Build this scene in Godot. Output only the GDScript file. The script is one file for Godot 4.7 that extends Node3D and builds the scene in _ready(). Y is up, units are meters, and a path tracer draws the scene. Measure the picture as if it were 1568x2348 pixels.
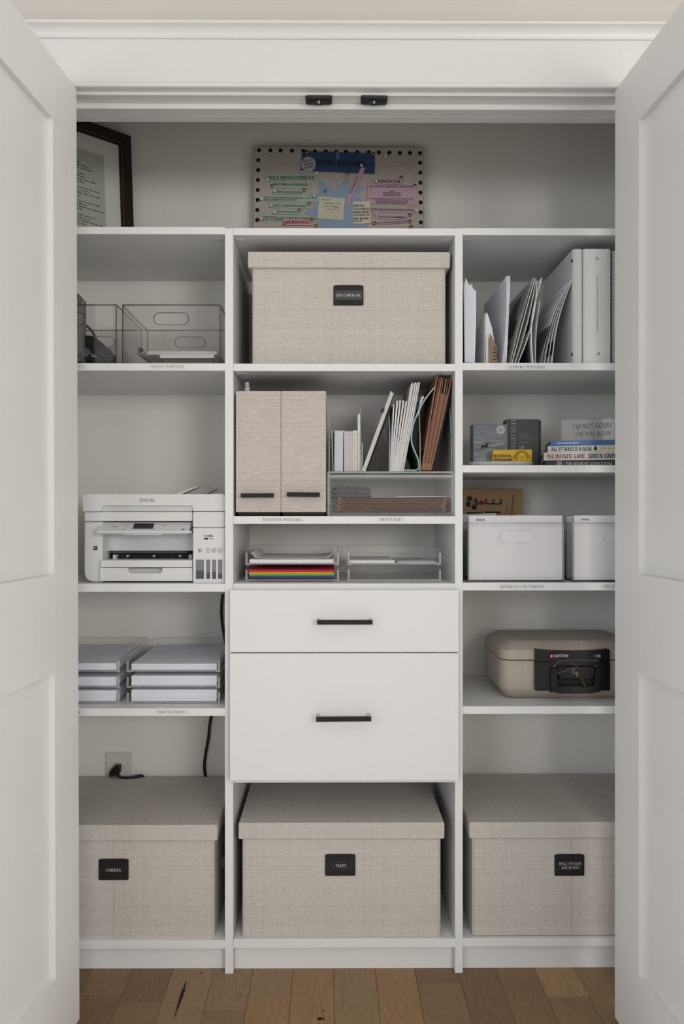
extends Node3D
# Built-in closet with shelves, drawers, boxes and office supplies behind a pair of open panel doors.
# Depth "d" is the distance in metres in front of the camera wall-normal (world z = -d).
const FL := 1733.0      # focal length in pixels of the 1568 x 2348 frame
const PX := 769.0       # principal point
const PY := 1185.0
const YAW := 0.0052
const EYE := 1.10
const SH := 1.82        # front of the cabinets
const BK := 2.18        # closet back wall
var M := {}
var meshes := {}
var fonts := {}
var rng := RandomNumberGenerator.new()

func _ready() -> void:
	rng.seed = 7
	# ---------------- camera
	var cam := Camera3D.new()
	cam.name = "camera"
	cam.position = Vector3(0, EYE, 0)
	cam.rotation.y = -YAW
	cam.projection = Camera3D.PROJECTION_FRUSTUM
	cam.near = 0.05
	cam.far = 60.0
	cam.size = 2.0 * cam.near * 1174.0 / FL
	cam.frustum_offset = Vector2((784.0 - PX) / FL * cam.near, (PY - 1174.0) / FL * cam.near)
	cam.keep_aspect = Camera3D.KEEP_HEIGHT
	add_child(cam)
	cam.current = true
	# ---------------- sky, exposure
	var sm := ProceduralSkyMaterial.new()
	sm.sky_top_color = Color(0.55, 0.68, 0.86)
	sm.sky_horizon_color = Color(0.86, 0.89, 0.92)
	sm.ground_bottom_color = Color(0.42, 0.45, 0.38)
	sm.ground_horizon_color = Color(0.62, 0.64, 0.58)
	sm.sky_energy_multiplier = 1.0
	var sky := Sky.new()
	sky.sky_material = sm
	var env := Environment.new()
	env.background_mode = Environment.BG_SKY
	env.sky = sky
	env.tonemap_mode = Environment.TONE_MAPPER_LINEAR
	env.tonemap_exposure = 0.675
	env.sdfgi_enabled = true
	env.ssao_enabled = true
	env.ssil_enabled = true
	var we := WorldEnvironment.new()
	we.name = "world"
	we.environment = env
	add_child(we)
	# ---------------- daylight through the room's windows (behind the camera)
	area_light("window_daylight_rear_right", Vector3(1.60, 1.62, 2.57), Vector2(1.1, 0.96), Vector3.ZERO, Color(1.0, 0.985, 0.97), 6.0)
	area_light("window_daylight_rear_left", Vector3(-1.60, 1.62, 2.57), Vector2(1.1, 0.96), Vector3.ZERO, Color(0.95, 0.97, 1.0), 3.0)
	area_light("window_daylight_right", Vector3(2.27, 1.2, 0.45), Vector2(1.7, 1.3), Vector3(0, PI / 2, 0), Color(1.0, 0.985, 0.98), 2.6)
	area_light("window_daylight_left", Vector3(-2.27, 1.2, 0.45), Vector2(1.7, 1.3), Vector3(0, -PI / 2, 0), Color(0.95, 0.97, 1.0), 2.0)
	materials()
	room()
	doors()
	cabinets()
	top_items()
	left_items()
	center_items()
	right_items()

func area_light(called: String, at: Vector3, size: Vector2, rot: Vector3, c: Color, e: float) -> void:
	var l := AreaLight3D.new()
	l.name = called
	l.position = at
	l.rotation = rot
	l.area_size = size
	l.area_normalize_energy = true
	l.light_color = c
	l.light_energy = e
	l.area_range = 12.0
	l.area_attenuation = 2.0
	l.shadow_enabled = true
	add_child(l)

# ================================================================ helpers
func W(px: float, py: float, d: float) -> Vector3:      # where the photograph's point lies at depth d
	var c := Vector3((px - PX) / FL, -(py - PY) / FL, -1.0).rotated(Vector3.UP, -YAW)
	return Vector3(0, EYE, 0) + c * (d / -c.z)

func px_m(d: float) -> float:
	return d / FL

func numbered(parent: Node, called: String) -> String:
	if not parent.has_node(called):
		return called
	var n := 1
	while parent.has_node("%s_%03d" % [called, n]):
		n += 1
	return "%s_%03d" % [called, n]

func tag(o: Node, label: String, category: String, group := "") -> Node:
	o.set_meta("label", label)
	o.set_meta("category", category)
	if group != "":
		o.set_meta("group", group)
	return o

func thing(called: String, label: String, category: String, at: Vector3, rot := Vector3.ZERO, group := "") -> Node3D:
	var o := Node3D.new()
	o.name = numbered(self, called)
	add_child(o, true)
	o.position = at
	o.rotation = rot
	tag(o, label, category, group)
	return o

func part(called: String, mesh, mat: Material, parent: Node, at := Vector3.ZERO, rot := Vector3.ZERO) -> MeshInstance3D:
	var o := MeshInstance3D.new()
	o.name = numbered(parent, called)
	o.mesh = mesh.commit() if mesh is SurfaceTool else mesh
	o.material_override = mat
	parent.add_child(o, true)
	o.position = at
	o.rotation = rot
	return o

func solo(called: String, label: String, category: String, mesh, mat: Material, at: Vector3, rot := Vector3.ZERO, group := "") -> MeshInstance3D:
	var o := part(called, mesh, mat, self, at, rot)
	tag(o, label, category, group)
	return o

func struct(called: String, mesh, mat: Material, at := Vector3.ZERO, rot := Vector3.ZERO) -> MeshInstance3D:
	var o := part(called, mesh, mat, self, at, rot)
	o.set_meta("kind", "structure")
	return o

func stt() -> SurfaceTool:
	var st := SurfaceTool.new()
	st.begin(Mesh.PRIMITIVE_TRIANGLES)
	return st

func tri(st: SurfaceTool, a: Vector3, b: Vector3, c: Vector3, out: Vector3) -> void:
	var n := (b - a).cross(c - a)
	if n.length_squared() < 1e-18:
		return
	n = n.normalized()
	if n.dot(out) < 0.0:
		n = -n
		for v in [a, b, c]:
			st.set_normal(n)
			st.add_vertex(v)
	else:
		for v in [a, c, b]:
			st.set_normal(n)
			st.add_vertex(v)

func quad(st: SurfaceTool, a: Vector3, b: Vector3, c: Vector3, d: Vector3, out: Vector3) -> void:
	tri(st, a, b, c, out)
	tri(st, a, c, d, out)

func add_box(st: SurfaceTool, c: Vector3, s: Vector3, bev := 0.001, xf := Transform3D()) -> void:   # chamfered box
	var h := s * 0.5
	bev = minf(bev, minf(h.x, minf(h.y, h.z)) * 0.9)
	var i := h - Vector3(bev, bev, bev)
	var P := func(sx: float, sy: float, sz: float, ax: int) -> Vector3:
		var v := Vector3(sx * i.x, sy * i.y, sz * i.z)
		v[ax] = [sx, sy, sz][ax] * h[ax]
		return xf * (c + v)
	var O := xf.basis
	for ax in 3:
		var u := (ax + 1) % 3
		var w := (ax + 2) % 3
		for s0 in [-1.0, 1.0]:
			var q := []
			for k in [[-1.0, -1.0], [1.0, -1.0], [1.0, 1.0], [-1.0, 1.0]]:
				var g := [0.0, 0.0, 0.0]
				g[ax] = s0
				g[u] = k[0]
				g[w] = k[1]
				q.append(P.call(g[0], g[1], g[2], ax))
			var n := Vector3.ZERO
			n[ax] = s0
			quad(st, q[0], q[1], q[2], q[3], O * n)
		for s1 in [-1.0, 1.0]:
			for s2 in [-1.0, 1.0]:
				var a := [0.0, 0.0, 0.0]
				var b := [0.0, 0.0, 0.0]
				a[u] = s1
				b[u] = s1
				a[w] = s2
				b[w] = s2
				a[ax] = -1.0
				b[ax] = 1.0
				var n2 := Vector3.ZERO
				n2[u] = s1
				n2[w] = s2
				quad(st, P.call(a[0], a[1], a[2], u), P.call(b[0], b[1], b[2], u), P.call(b[0], b[1], b[2], w), P.call(a[0], a[1], a[2], w), O * n2)
	for sx in [-1.0, 1.0]:
		for sy in [-1.0, 1.0]:
			for sz in [-1.0, 1.0]:
				tri(st, P.call(sx, sy, sz, 0), P.call(sx, sy, sz, 1), P.call(sx, sy, sz, 2), O * Vector3(sx, sy, sz))

func bm(s: Vector3, bev := 0.001) -> ArrayMesh:         # a shared chamfered box about the origin
	var key := "%.4f %.4f %.4f %.4f" % [s.x, s.y, s.z, bev]
	if not meshes.has(key):
		var st := stt()
		add_box(st, Vector3.ZERO, s, bev)
		meshes[key] = st.commit()
	return meshes[key]

func rrect(w: float, h: float, r: float, n := 5) -> PackedVector2Array:     # rounded rectangle about the origin
	var p := PackedVector2Array()
	r = minf(r, minf(w, h) * 0.4999)
	for k in 4:
		var c := Vector2([1, -1, -1, 1][k] * (w * 0.5 - r), [1, 1, -1, -1][k] * (h * 0.5 - r))
		for j in n + 1:
			var a := PI * 0.5 * (k + float(j) / n)
			p.append(c + Vector2(cos(a), sin(a)) * r)
	return p

func shifted(p: PackedVector2Array, o: Vector2) -> PackedVector2Array:
	var q := PackedVector2Array()
	for v in p:
		q.append(v + o)
	return q

func add_ext(st: SurfaceTool, p: PackedVector2Array, z0: float, z1: float, xf := Transform3D(), bev := 0.0) -> void:   # outline extruded from z0 (back) to z1 (front)
	var idx := Geometry2D.triangulate_polygon(p)
	var front := p
	var zf := z1
	if bev > 0.0:
		var off := Geometry2D.offset_polygon(p, -bev)
		if off.size() == 1 and off[0].size() == p.size():
			var best := 0
			for k in p.size():
				if off[0][k].distance_squared_to(p[0]) < off[0][best].distance_squared_to(p[0]):
					best = k
			var same := Geometry2D.is_polygon_clockwise(off[0]) == Geometry2D.is_polygon_clockwise(p)
			front = PackedVector2Array()
			for k in p.size():
				front.append(off[0][(best + (k if same else -k) + p.size() * 2) % p.size()])
			zf = z1 - bev
	var O := xf.basis
	for k in range(0, idx.size(), 3):
		var a := [idx[k], idx[k + 1], idx[k + 2]]
		tri(st, xf * v3(front[a[0]], z1), xf * v3(front[a[1]], z1), xf * v3(front[a[2]], z1), O * Vector3(0, 0, 1))
		tri(st, xf * v3(p[a[0]], z0), xf * v3(p[a[1]], z0), xf * v3(p[a[2]], z0), O * Vector3(0, 0, -1))
	var cw := Geometry2D.is_polygon_clockwise(p)
	for k in p.size():
		var a := p[k]
		var b := p[(k + 1) % p.size()]
		var e := b - a
		var n := Vector3(e.y, -e.x, 0) * (-1.0 if cw else 1.0)
		quad(st, xf * v3(a, z0), xf * v3(b, z0), xf * v3(b, zf), xf * v3(a, zf), O * n)
		if zf != z1:
			quad(st, xf * v3(a, zf), xf * v3(b, zf), xf * v3(front[(k + 1) % p.size()], z1), xf * v3(front[k], z1), O * (n.normalized() + Vector3(0, 0, 1)))

func v3(p: Vector2, z: float) -> Vector3:
	return Vector3(p.x, p.y, z)

func ext(p: PackedVector2Array, z0: float, z1: float, bev := 0.0) -> ArrayMesh:
	var st := stt()
	add_ext(st, p, z0, z1, Transform3D(), bev)
	return st.commit()

func add_ring(st: SurfaceTool, outer: PackedVector2Array, inner: PackedVector2Array, z0: float, z1: float, xf := Transform3D()) -> void:   # plate with a hole, same number of points
	var n := outer.size()
	var O := xf.basis
	for k in n:
		var j := (k + 1) % n
		quad(st, xf * v3(outer[k], z1), xf * v3(outer[j], z1), xf * v3(inner[j], z1), xf * v3(inner[k], z1), O * Vector3(0, 0, 1))
		quad(st, xf * v3(outer[k], z0), xf * v3(outer[j], z0), xf * v3(inner[j], z0), xf * v3(inner[k], z0), O * Vector3(0, 0, -1))
		var eo := outer[j] - outer[k]
		quad(st, xf * v3(outer[k], z0), xf * v3(outer[j], z0), xf * v3(outer[j], z1), xf * v3(outer[k], z1), O * Vector3(eo.y, -eo.x, 0))
		var ei := inner[j] - inner[k]
		quad(st, xf * v3(inner[k], z0), xf * v3(inner[j], z0), xf * v3(inner[j], z1), xf * v3(inner[k], z1), O * Vector3(-ei.y, ei.x, 0))

func add_tube(st: SurfaceTool, pts: Array, r: float, sides := 8, closed := false) -> void:
	var n := pts.size()
	var rings := []
	var up := Vector3(0.13, 0.97, 0.21).normalized()
	for k in n:
		var a: Vector3 = pts[(k - 1 + n) % n] if closed or k > 0 else pts[k]
		var b: Vector3 = pts[(k + 1) % n] if closed or k < n - 1 else pts[k]
		var t := (b - a).normalized()
		if absf(t.dot(up)) > 0.98:
			up = Vector3(0.9, 0.2, 0.35).normalized()
		var x := up.cross(t).normalized()
		var y := t.cross(x)
		up = y
		var ring := []
		for s in sides:
			var an := TAU * s / sides
			ring.append((x * cos(an) + y * sin(an)))
		rings.append(ring)
	for k in (n if closed else n - 1):
		var j := (k + 1) % n
		for s in sides:
			var s2 := (s + 1) % sides
			var q := [[k, s], [k, s2], [j, s2], [j, s]]
			for o in [0, 2, 1, 0, 3, 2]:
				var e: Array = q[o]
				st.set_normal(rings[e[0]][e[1]])
				st.add_vertex(pts[e[0]] + rings[e[0]][e[1]] * r)
	if not closed:
		for e in [0, n - 1]:
			for s in range(1, sides - 1):
				var o: Vector3 = pts[e] - pts[1 if e == 0 else n - 2]
				tri(st, pts[e] + rings[e][0] * r, pts[e] + rings[e][s] * r, pts[e] + rings[e][s + 1] * r, o)

func tube(pts: Array, r: float, sides := 8, closed := false) -> ArrayMesh:
	var st := stt()
	add_tube(st, pts, r, sides, closed)
	return st.commit()

func smooth(pts: Array, steps := 6) -> Array:            # Catmull-Rom through the points
	var out := []
	for k in pts.size() - 1:
		var a: Vector3 = pts[maxi(k - 1, 0)]
		var b: Vector3 = pts[k]
		var c: Vector3 = pts[k + 1]
		var d: Vector3 = pts[mini(k + 2, pts.size() - 1)]
		for s in steps:
			out.append(b.cubic_interpolate(c, a, d, float(s) / steps))
	out.append(pts[-1])
	return out

func add_lathe(st: SurfaceTool, prof: Array, sides := 20, xf := Transform3D()) -> void:    # (radius, height) points, about y
	for k in prof.size() - 1:
		var a: Vector2 = prof[k]
		var b: Vector2 = prof[k + 1]
		var t := b - a
		for s in sides:
			var a0 := TAU * s / sides
			var a1 := TAU * (s + 1) / sides
			var q := [Vector3(a.x * cos(a0), a.y, a.x * sin(a0)), Vector3(a.x * cos(a1), a.y, a.x * sin(a1)), Vector3(b.x * cos(a1), b.y, b.x * sin(a1)), Vector3(b.x * cos(a0), b.y, b.x * sin(a0))]
			var am := (a0 + a1) * 0.5
			quad(st, xf * q[0], xf * q[1], xf * q[2], xf * q[3], xf.basis * Vector3(t.y * cos(am), -t.x, t.y * sin(am)))

func lathe(prof: Array, sides := 20) -> ArrayMesh:
	var st := stt()
	add_lathe(st, prof, sides)
	return soften(st, 38.0)

func soften(st: SurfaceTool, deg: float) -> ArrayMesh:      # smooth shading across edges flatter than this
	var a := st.commit_to_arrays()
	var v: PackedVector3Array = a[Mesh.ARRAY_VERTEX]
	var n: PackedVector3Array = a[Mesh.ARRAY_NORMAL]
	var at := {}
	for k in v.size():
		var key := Vector3i((v[k] * 20000.0).round())
		if not at.has(key):
			at[key] = []
		at[key].append(k)
	var out := PackedVector3Array()
	out.resize(v.size())
	var lim := cos(deg_to_rad(deg))
	for key in at:
		for k in at[key]:
			var s := Vector3.ZERO
			for j in at[key]:
				if n[j].dot(n[k]) > lim:
					s += n[j]
			out[k] = s.normalized()
	a[Mesh.ARRAY_NORMAL] = out
	var m := ArrayMesh.new()
	m.add_surface_from_arrays(Mesh.PRIMITIVE_TRIANGLES, a)
	return m

func font(kind: String, gap: int) -> Font:
	var key := kind + str(gap)
	if not fonts.has(key):
		var f := SystemFont.new()
		f.font_names = PackedStringArray(["Droid Serif" if kind.begins_with("serif") else "Droid Sans Mono" if kind.begins_with("mono") else "Droid Sans"])
		f.font_weight = 700 if kind.contains("bold") else 400
		var v := FontVariation.new()
		v.base_font = f
		v.spacing_glyph = gap
		if kind.contains("slant"):
			v.variation_transform = Transform2D(Vector2(1, 0.0), Vector2(0.25, 1), Vector2.ZERO)
		fonts[key] = v
	return fonts[key]

func letters(txt: String, parent: Node, mat: Material, at: Vector3, w: float, h: float, kind := "sans", rot := Vector3.ZERO, gap := 0, called := "lettering") -> MeshInstance3D:
	var tm := TextMesh.new()
	tm.text = txt
	tm.font = font(kind, gap)
	tm.font_size = 24
	tm.pixel_size = 0.01
	tm.curve_step = 1.0
	tm.depth = 0.0004
	var bb := tm.get_aabb()
	var b := Basis.from_euler(rot) * Basis.from_scale(Vector3(w / maxf(bb.size.x, 1e-5), h / maxf(bb.size.y, 1e-5), 1.0))
	var o := MeshInstance3D.new()
	o.name = numbered(parent, called)
	o.mesh = tm
	o.material_override = mat
	parent.add_child(o, true)
	o.transform = Transform3D(b, at - b * bb.get_center())
	return o

func mat(c: Color, rough := 0.6, metal := 0.0, spec := 0.5) -> StandardMaterial3D:
	var m := StandardMaterial3D.new()
	m.albedo_color = c
	m.roughness = rough
	m.metallic = metal
	m.metallic_specular = spec
	return m

func clear(c: Color, a: float) -> StandardMaterial3D:
	var m := mat(Color(c.r, c.g, c.b, a), 0.06)
	m.transparency = BaseMaterial3D.TRANSPARENCY_ALPHA
	return m

func tex_from(a: PackedByteArray, w: int, h: int) -> ImageTexture:
	return ImageTexture.create_from_image(Image.create_from_data(w, h, false, Image.FORMAT_RGB8, a))

func linen(n: int, base: Color, cross: float, seed_n: int, streaks: int) -> ImageTexture:    # woven slub cloth
	var r := RandomNumberGenerator.new()
	r.seed = seed_n
	var f := PackedFloat32Array()
	f.resize(n * n)
	var colt := PackedFloat32Array()
	var rowt := PackedFloat32Array()
	for k in n:
		colt.append(r.randfn(0.0, 0.022) * cross)
		rowt.append(r.randfn(0.0, 0.026))
	for y in n:
		var o := y * n
		for x in n:
			f[o + x] = colt[x] + rowt[y] + (0.016 if (x + y) % 2 == 0 else -0.016) + (r.randf() - 0.5) * 0.05
	for k in streaks:                                      # slubs: short threads lighter or darker than the rest
		var horiz := r.randf() < (0.66 if cross > 0.5 else 0.95)
		var len := int(r.randf_range(6, 46) * (1.0 if horiz else 0.8))
		var v := r.randfn(0.0, 0.055)
		var x := r.randi() % n
		var y := r.randi() % n
		for j in len:
			var e := v * sin(PI * (j + 0.5) / len)
			var xx := (x + (j if horiz else 0)) % n
			var yy := (y + (0 if horiz else j)) % n
			f[yy * n + xx] += e
			if horiz:
				f[((yy + 1) % n) * n + xx] += e * 0.5
			else:
				f[yy * n + (xx + 1) % n] += e * 0.5
	for k in int(streaks / 4.0):                                  # dark flecks
		var x := r.randi() % n
		var y := r.randi() % n
		for j in 2 + r.randi() % 4:
			f[y * n + (x + j) % n] -= 0.13
	var b := PackedByteArray()
	b.resize(n * n * 3)
	for k in n * n:
		var v := 1.0 + f[k] * 0.75
		b[k * 3] = clampi(int(base.r * v * 255.0), 0, 255)
		b[k * 3 + 1] = clampi(int(base.g * (v + f[k] * 0.08) * 255.0), 0, 255)
		b[k * 3 + 2] = clampi(int(base.b * (v + f[k] * 0.2) * 255.0), 0, 255)
	return tex_from(b, n, n)

func wood(w: int, h: int, base: Color, seed_n: int) -> ImageTexture:      # oak grain, running along v
	var n1 := FastNoiseLite.new()
	n1.seed = seed_n
	n1.frequency = 0.006
	n1.fractal_octaves = 2
	var n2 := FastNoiseLite.new()
	n2.seed = seed_n + 5
	n2.frequency = 0.09
	n2.fractal_octaves = 2
	var b := PackedByteArray()
	b.resize(w * h * 3)
	for y in h:
		for x in w:
			var warp := n1.get_noise_2d(x * 1.0, y * 0.28) * 5.0
			var g := fposmod(x * 0.045 + warp, 1.0)
			g = g * g * (1.0 - smoothstep(0.9, 1.0, g))
			var fine := n2.get_noise_2d(x * 3.0, y * 0.12)
			var v := 1.0 - 0.10 * g + 0.12 * fine
			var k := (y * w + x) * 3
			b[k] = clampi(int(base.r * v * 255.0), 0, 255)
			b[k + 1] = clampi(int(base.g * (v - 0.02 * g) * 255.0), 0, 255)
			b[k + 2] = clampi(int(base.b * (v - 0.05 * g) * 255.0), 0, 255)
	return tex_from(b, w, h)

func grain(n: int) -> ImageTexture:      # fine random pebbling
	var r := RandomNumberGenerator.new()
	r.seed = 3
	var b := PackedByteArray()
	b.resize(n * n * 3)
	for k in n * n:
		var v := 205 + r.randi() % 51
		for c in 3:
			b[k * 3 + c] = v
	return tex_from(b, n, n)

func tri_mat(tex: Texture2D, tile: Vector3, rough: float, tint := Color.WHITE) -> StandardMaterial3D:
	var m := mat(tint, rough)
	m.albedo_texture = tex
	m.uv1_triplanar = true
	m.uv1_world_triplanar = true
	m.uv1_triplanar_sharpness = 8.0
	m.uv1_scale = Vector3(1.0 / tile.x, 1.0 / tile.y, 1.0 / tile.z)
	return m

func materials() -> void:
	M.trim = mat(Color(0.855, 0.848, 0.838), 0.38)
	M.door = mat(Color(0.91, 0.905, 0.895), 0.42)
	M.wall = mat(Color(0.79, 0.765, 0.74), 0.85)
	M.room = mat(Color(0.94, 0.935, 0.925), 0.9)
	M.ceiling = mat(Color(0.95, 0.945, 0.93), 0.9)
	M.closet = mat(Color(0.965, 0.955, 0.93), 0.85)
	M.melamine = mat(Color(0.895, 0.895, 0.89), 0.45)
	M.black = mat(Color(0.055, 0.055, 0.06), 0.42)
	M.matte_black = mat(Color(0.05, 0.05, 0.052), 0.7)
	M.soft_black = mat(Color(0.08, 0.08, 0.085), 0.55)
	M.chrome = mat(Color(0.72, 0.71, 0.7), 0.25, 1.0)
	M.brass = mat(Color(0.62, 0.5, 0.28), 0.3, 1.0)
	M.bronze = mat(Color(0.2, 0.17, 0.13), 0.35, 0.9)
	M.gold = mat(Color(0.72, 0.58, 0.3), 0.35, 1.0)
	M.ink = mat(Color(0.1, 0.1, 0.11), 0.8)
	M.grey_ink = mat(Color(0.34, 0.33, 0.33), 0.8)
	M.white_ink = mat(Color(0.86, 0.86, 0.86), 0.7)
	M.paper = mat(Color(0.92, 0.92, 0.925), 0.85)
	M.card_white = mat(Color(0.875, 0.87, 0.875), 0.85)
	M.paper_blue = mat(Color(0.885, 0.89, 0.925), 0.85)
	M.paper_grey = mat(Color(0.82, 0.82, 0.83), 0.85)
	M.cream = mat(Color(0.91, 0.895, 0.85), 0.85)
	M.tape = mat(Color(0.885, 0.882, 0.876), 0.5)
	M.acrylic = clear(Color(0.92, 0.93, 0.92), 0.02)
	M.clear_rim = clear(Color(0.9, 0.9, 0.9), 0.2)
	M.acrylic_edge = clear(Color(0.76, 0.77, 0.76), 0.37)
	M.acrylic.metallic_specular = 0.34
	M.smoke = clear(Color(0.24, 0.22, 0.195), 0.06)
	M.smoke.metallic_specular = 0.38
	M.smoke_edge = clear(Color(0.2, 0.195, 0.19), 0.5)
	var l1 := linen(640, Color(0.775, 0.75, 0.72), 1.0, 11, 9000)
	M.linen = tri_mat(l1, Vector3(0.29, 0.29, 0.29), 0.95)
	var l2 := linen(512, Color(0.77, 0.735, 0.70), 0.25, 23, 9000)
	M.linen_fine = tri_mat(l2, Vector3(0.30, 0.22, 0.30), 0.95)
	var l3 := linen(256, Color(0.72, 0.69, 0.65), 0.6, 31, 1600)
	M.board_cloth = tri_mat(l3, Vector3(0.12, 0.12, 0.12), 0.95)
	var wt := wood(512, 1024, Color(0.59, 0.475, 0.345), 4)
	for k in 6:
		var t: Color = [Color(0.99, 1, 1), Color(0.93, 0.92, 0.91), Color(1.12, 1.12, 1.1), Color(0.97, 0.98, 1.0), Color(0.86, 0.84, 0.83), Color(1.03, 1.0, 0.96)][k]
		var m := tri_mat(wt, Vector3(0.26, 0.5, 0.75), 0.5, t)
		m.uv1_offset = Vector3(k * 0.37, 0, k * 0.21)
		M["oak%d" % k] = m

# ================================================================ the room
func add_cell(st: SurfaceTool, x0: float, x1: float, y0: float, y1: float, z0: float, z1: float, bev := 0.0005) -> void:
	add_box(st, Vector3((x0 + x1) / 2, (y0 + y1) / 2, (z0 + z1) / 2), Vector3(absf(x1 - x0), absf(y1 - y0), absf(z1 - z0)), bev)

func along_x(profile: Array, x0: float, x1: float) -> ArrayMesh:       # (depth, height) profile run along x
	var st := stt()
	add_ext(st, PackedVector2Array(profile), x0, x1, Transform3D(Basis(Vector3.UP, PI / 2), Vector3.ZERO))
	return soften(st, 42.0)

func wall_piece(st: SurfaceTool, w: Array, a: float, b: float, y0: float, y1: float) -> void:
	if w[1]:
		add_cell(st, w[2], w[3], y0, y1, a, b)
	else:
		add_cell(st, a, b, y0, y1, w[2], w[3])

func room() -> void:
	var top := 2.62
	var st := stt()
	add_ext(st, PackedVector2Array([Vector2(-2.3, 0), Vector2(-0.63, 0), Vector2(-0.63, 2.05), Vector2(0.695, 2.05), Vector2(0.695, 0), Vector2(2.3, 0), Vector2(2.3, top), Vector2(-2.3, top)]), -1.752, -1.66)
	struct("wall_front", st, M.wall)
	# room walls with four window openings: [name, is it a side wall, wall from, wall to, [opening from, to, sill, head] ...]
	var wn := 0
	for w in [["wall_rear", false, 2.6, 2.72, [[-2.17, -1.03, 1.12, 2.12], [1.03, 2.17, 1.12, 2.12]]], ["wall_right", true, 2.3, 2.42, [[-0.42, 1.32, 0.53, 1.87]]], ["wall_left", true, -2.42, -2.3, [[-0.42, 1.32, 0.53, 1.87]]]]:
		var lo := -2.3 if w[1] else -2.42
		var hi := 2.6 if w[1] else 2.42
		st = stt()
		var at := lo
		for q in w[4]:
			wall_piece(st, w, at, q[0], 0.0, top)
			wall_piece(st, w, q[0], q[1], 0.0, q[2])
			wall_piece(st, w, q[0], q[1], q[3], top)
			at = q[1]
		wall_piece(st, w, at, hi, 0.0, top)
		struct(w[0], st, M.room)
		for q in w[4]:
			wn += 1
			var win := Node3D.new()
			win.name = "window_%d" % wn
			win.set_meta("kind", "structure")
			add_child(win)
			var dm: float = (w[2] + w[3]) / 2
			var m2 := [w[0], w[1], dm - 0.03, dm + 0.03]
			st = stt()
			wall_piece(st, m2, q[0], q[1], q[2], q[2] + 0.05)
			wall_piece(st, m2, q[0], q[1], q[3] - 0.05, q[3])
			wall_piece(st, m2, q[0], q[0] + 0.05, q[2] + 0.05, q[3] - 0.05)
			wall_piece(st, m2, q[1] - 0.05, q[1], q[2] + 0.05, q[3] - 0.05)
			part("window_frame", st, M.trim, win)
			m2 = [w[0], w[1], dm - 0.015, dm + 0.015]
			st = stt()
			wall_piece(st, m2, q[0] + 0.05, q[1] - 0.05, (q[2] + q[3]) / 2 - 0.015, (q[2] + q[3]) / 2 + 0.015)
			part("muntin", st, M.trim, win)
			st = stt()
			wall_piece(st, m2, (q[0] + q[1]) / 2 - 0.015, (q[0] + q[1]) / 2 + 0.015, q[2] + 0.05, q[3] - 0.05)
			part("muntin", st, M.trim, win)
			m2 = [w[0], w[1], dm - 0.003, dm + 0.003]
			st = stt()
			wall_piece(st, m2, q[0] + 0.04, q[1] - 0.04, q[2] + 0.04, q[3] - 0.04)
			part("pane", st, clear(Color(0.95, 0.97, 0.97), 0.02), win)
	st = stt()
	add_cell(st, -2.42, 2.42, top, top + 0.12, -2.3, 2.72)
	struct("ceiling", st, M.ceiling)
	st = stt()
	add_cell(st, -2.3, 2.3, 0, top, -BK - 0.12, -BK)
	struct("wall_closet_back", st, M.closet)
	st = stt()
	add_cell(st, -0.93, -0.83, 0, top, -BK, -1.752)
	struct("wall_closet_left", st, M.closet)
	st = stt()
	add_cell(st, 0.89, 0.99, 0, top, -BK, -1.752)
	struct("wall_closet_right", st, M.closet)
	# floor: a sub-floor slab and oak planks running into the closet
	var fl := Node3D.new()
	fl.name = "floor"
	fl.set_meta("kind", "structure")
	add_child(fl)
	st = stt()
	add_cell(st, -2.42, 2.42, -0.1, -0.013, -2.3, 2.72)
	part("subfloor", st, M.matte_black, fl)
	st = stt()
	add_cell(st, -2.3, 2.3, -0.013, 0.0, -0.9, 2.6)
	var rf := part("room_planking", st, M.oak0, fl)
	rf.set_meta("kind", "stuff")
	st = stt()
	add_cell(st, -2.1, 2.1, 0.0, 0.012, -0.86, 2.4, 0.005)
	add_cell(st, -0.5, 0.55, 0.0, 0.012, -1.5, -0.86, 0.005)
	part("rug", st, mat(Color(0.92, 0.91, 0.89), 1.0), fl)
	# plank joints read from the photograph at depth 1.84: pixel of each long joint, then the end joints (depth) and tones
	var joints := [-14.0, 83.0, 178.0, 212.0, 305.0, 397.0, 492.0, 580.0, 672.0, 765.0, 860.0, 950.0, 1048.0, 1136.0, 1225.0, 1316.0, 1410.0, 1505.0, 1600.0]
	var ends := [[], [1.76], [], [1.745], [1.715], [1.70], [1.69], [1.73, 1.4], [1.826], [1.60], [1.5], [1.78], [1.44], [1.55], [1.731], [1.48], [1.66], [1.7], []]
	var tones := [[0, 1], [1, 3], [4, 0], [1, 4], [4, 1], [0, 3], [3, 1], [0, 5], [3, 5, 2], [0, 5], [5, 0], [4, 1], [4, 0], [1, 3], [2, 0], [0, 5], [4, 1], [4, 1], [0, 1]]
	for k in joints.size() - 1:
		var x0 := W(joints[k], 2231, 1.84).x
		var x1 := W(joints[k + 1], 2231, 1.84).x
		var zs := [BK]
		zs.append_array(ends[k])
		zs.append(0.9)
		for j in zs.size() - 1:
			var lenz: float = zs[j] - zs[j + 1]
			part("plank", bm(Vector3(x1 - x0 - 0.0006, 0.013, lenz - 0.0006), 0.0007), M["oak%d" % tones[k][j % tones[k].size()]], fl, Vector3((x0 + x1) / 2, -0.0065, -(zs[j] + zs[j + 1]) / 2))
	# dark crack and knots filled flush in the boards
	var a := W(427, 2271, 1.79)
	var b := W(398, 2341, 1.655)
	a.y = 0.0003
	b.y = 0.0003
	st = stt()
	var side := (b - a).cross(Vector3.UP).normalized()
	var lim := 14
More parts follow.
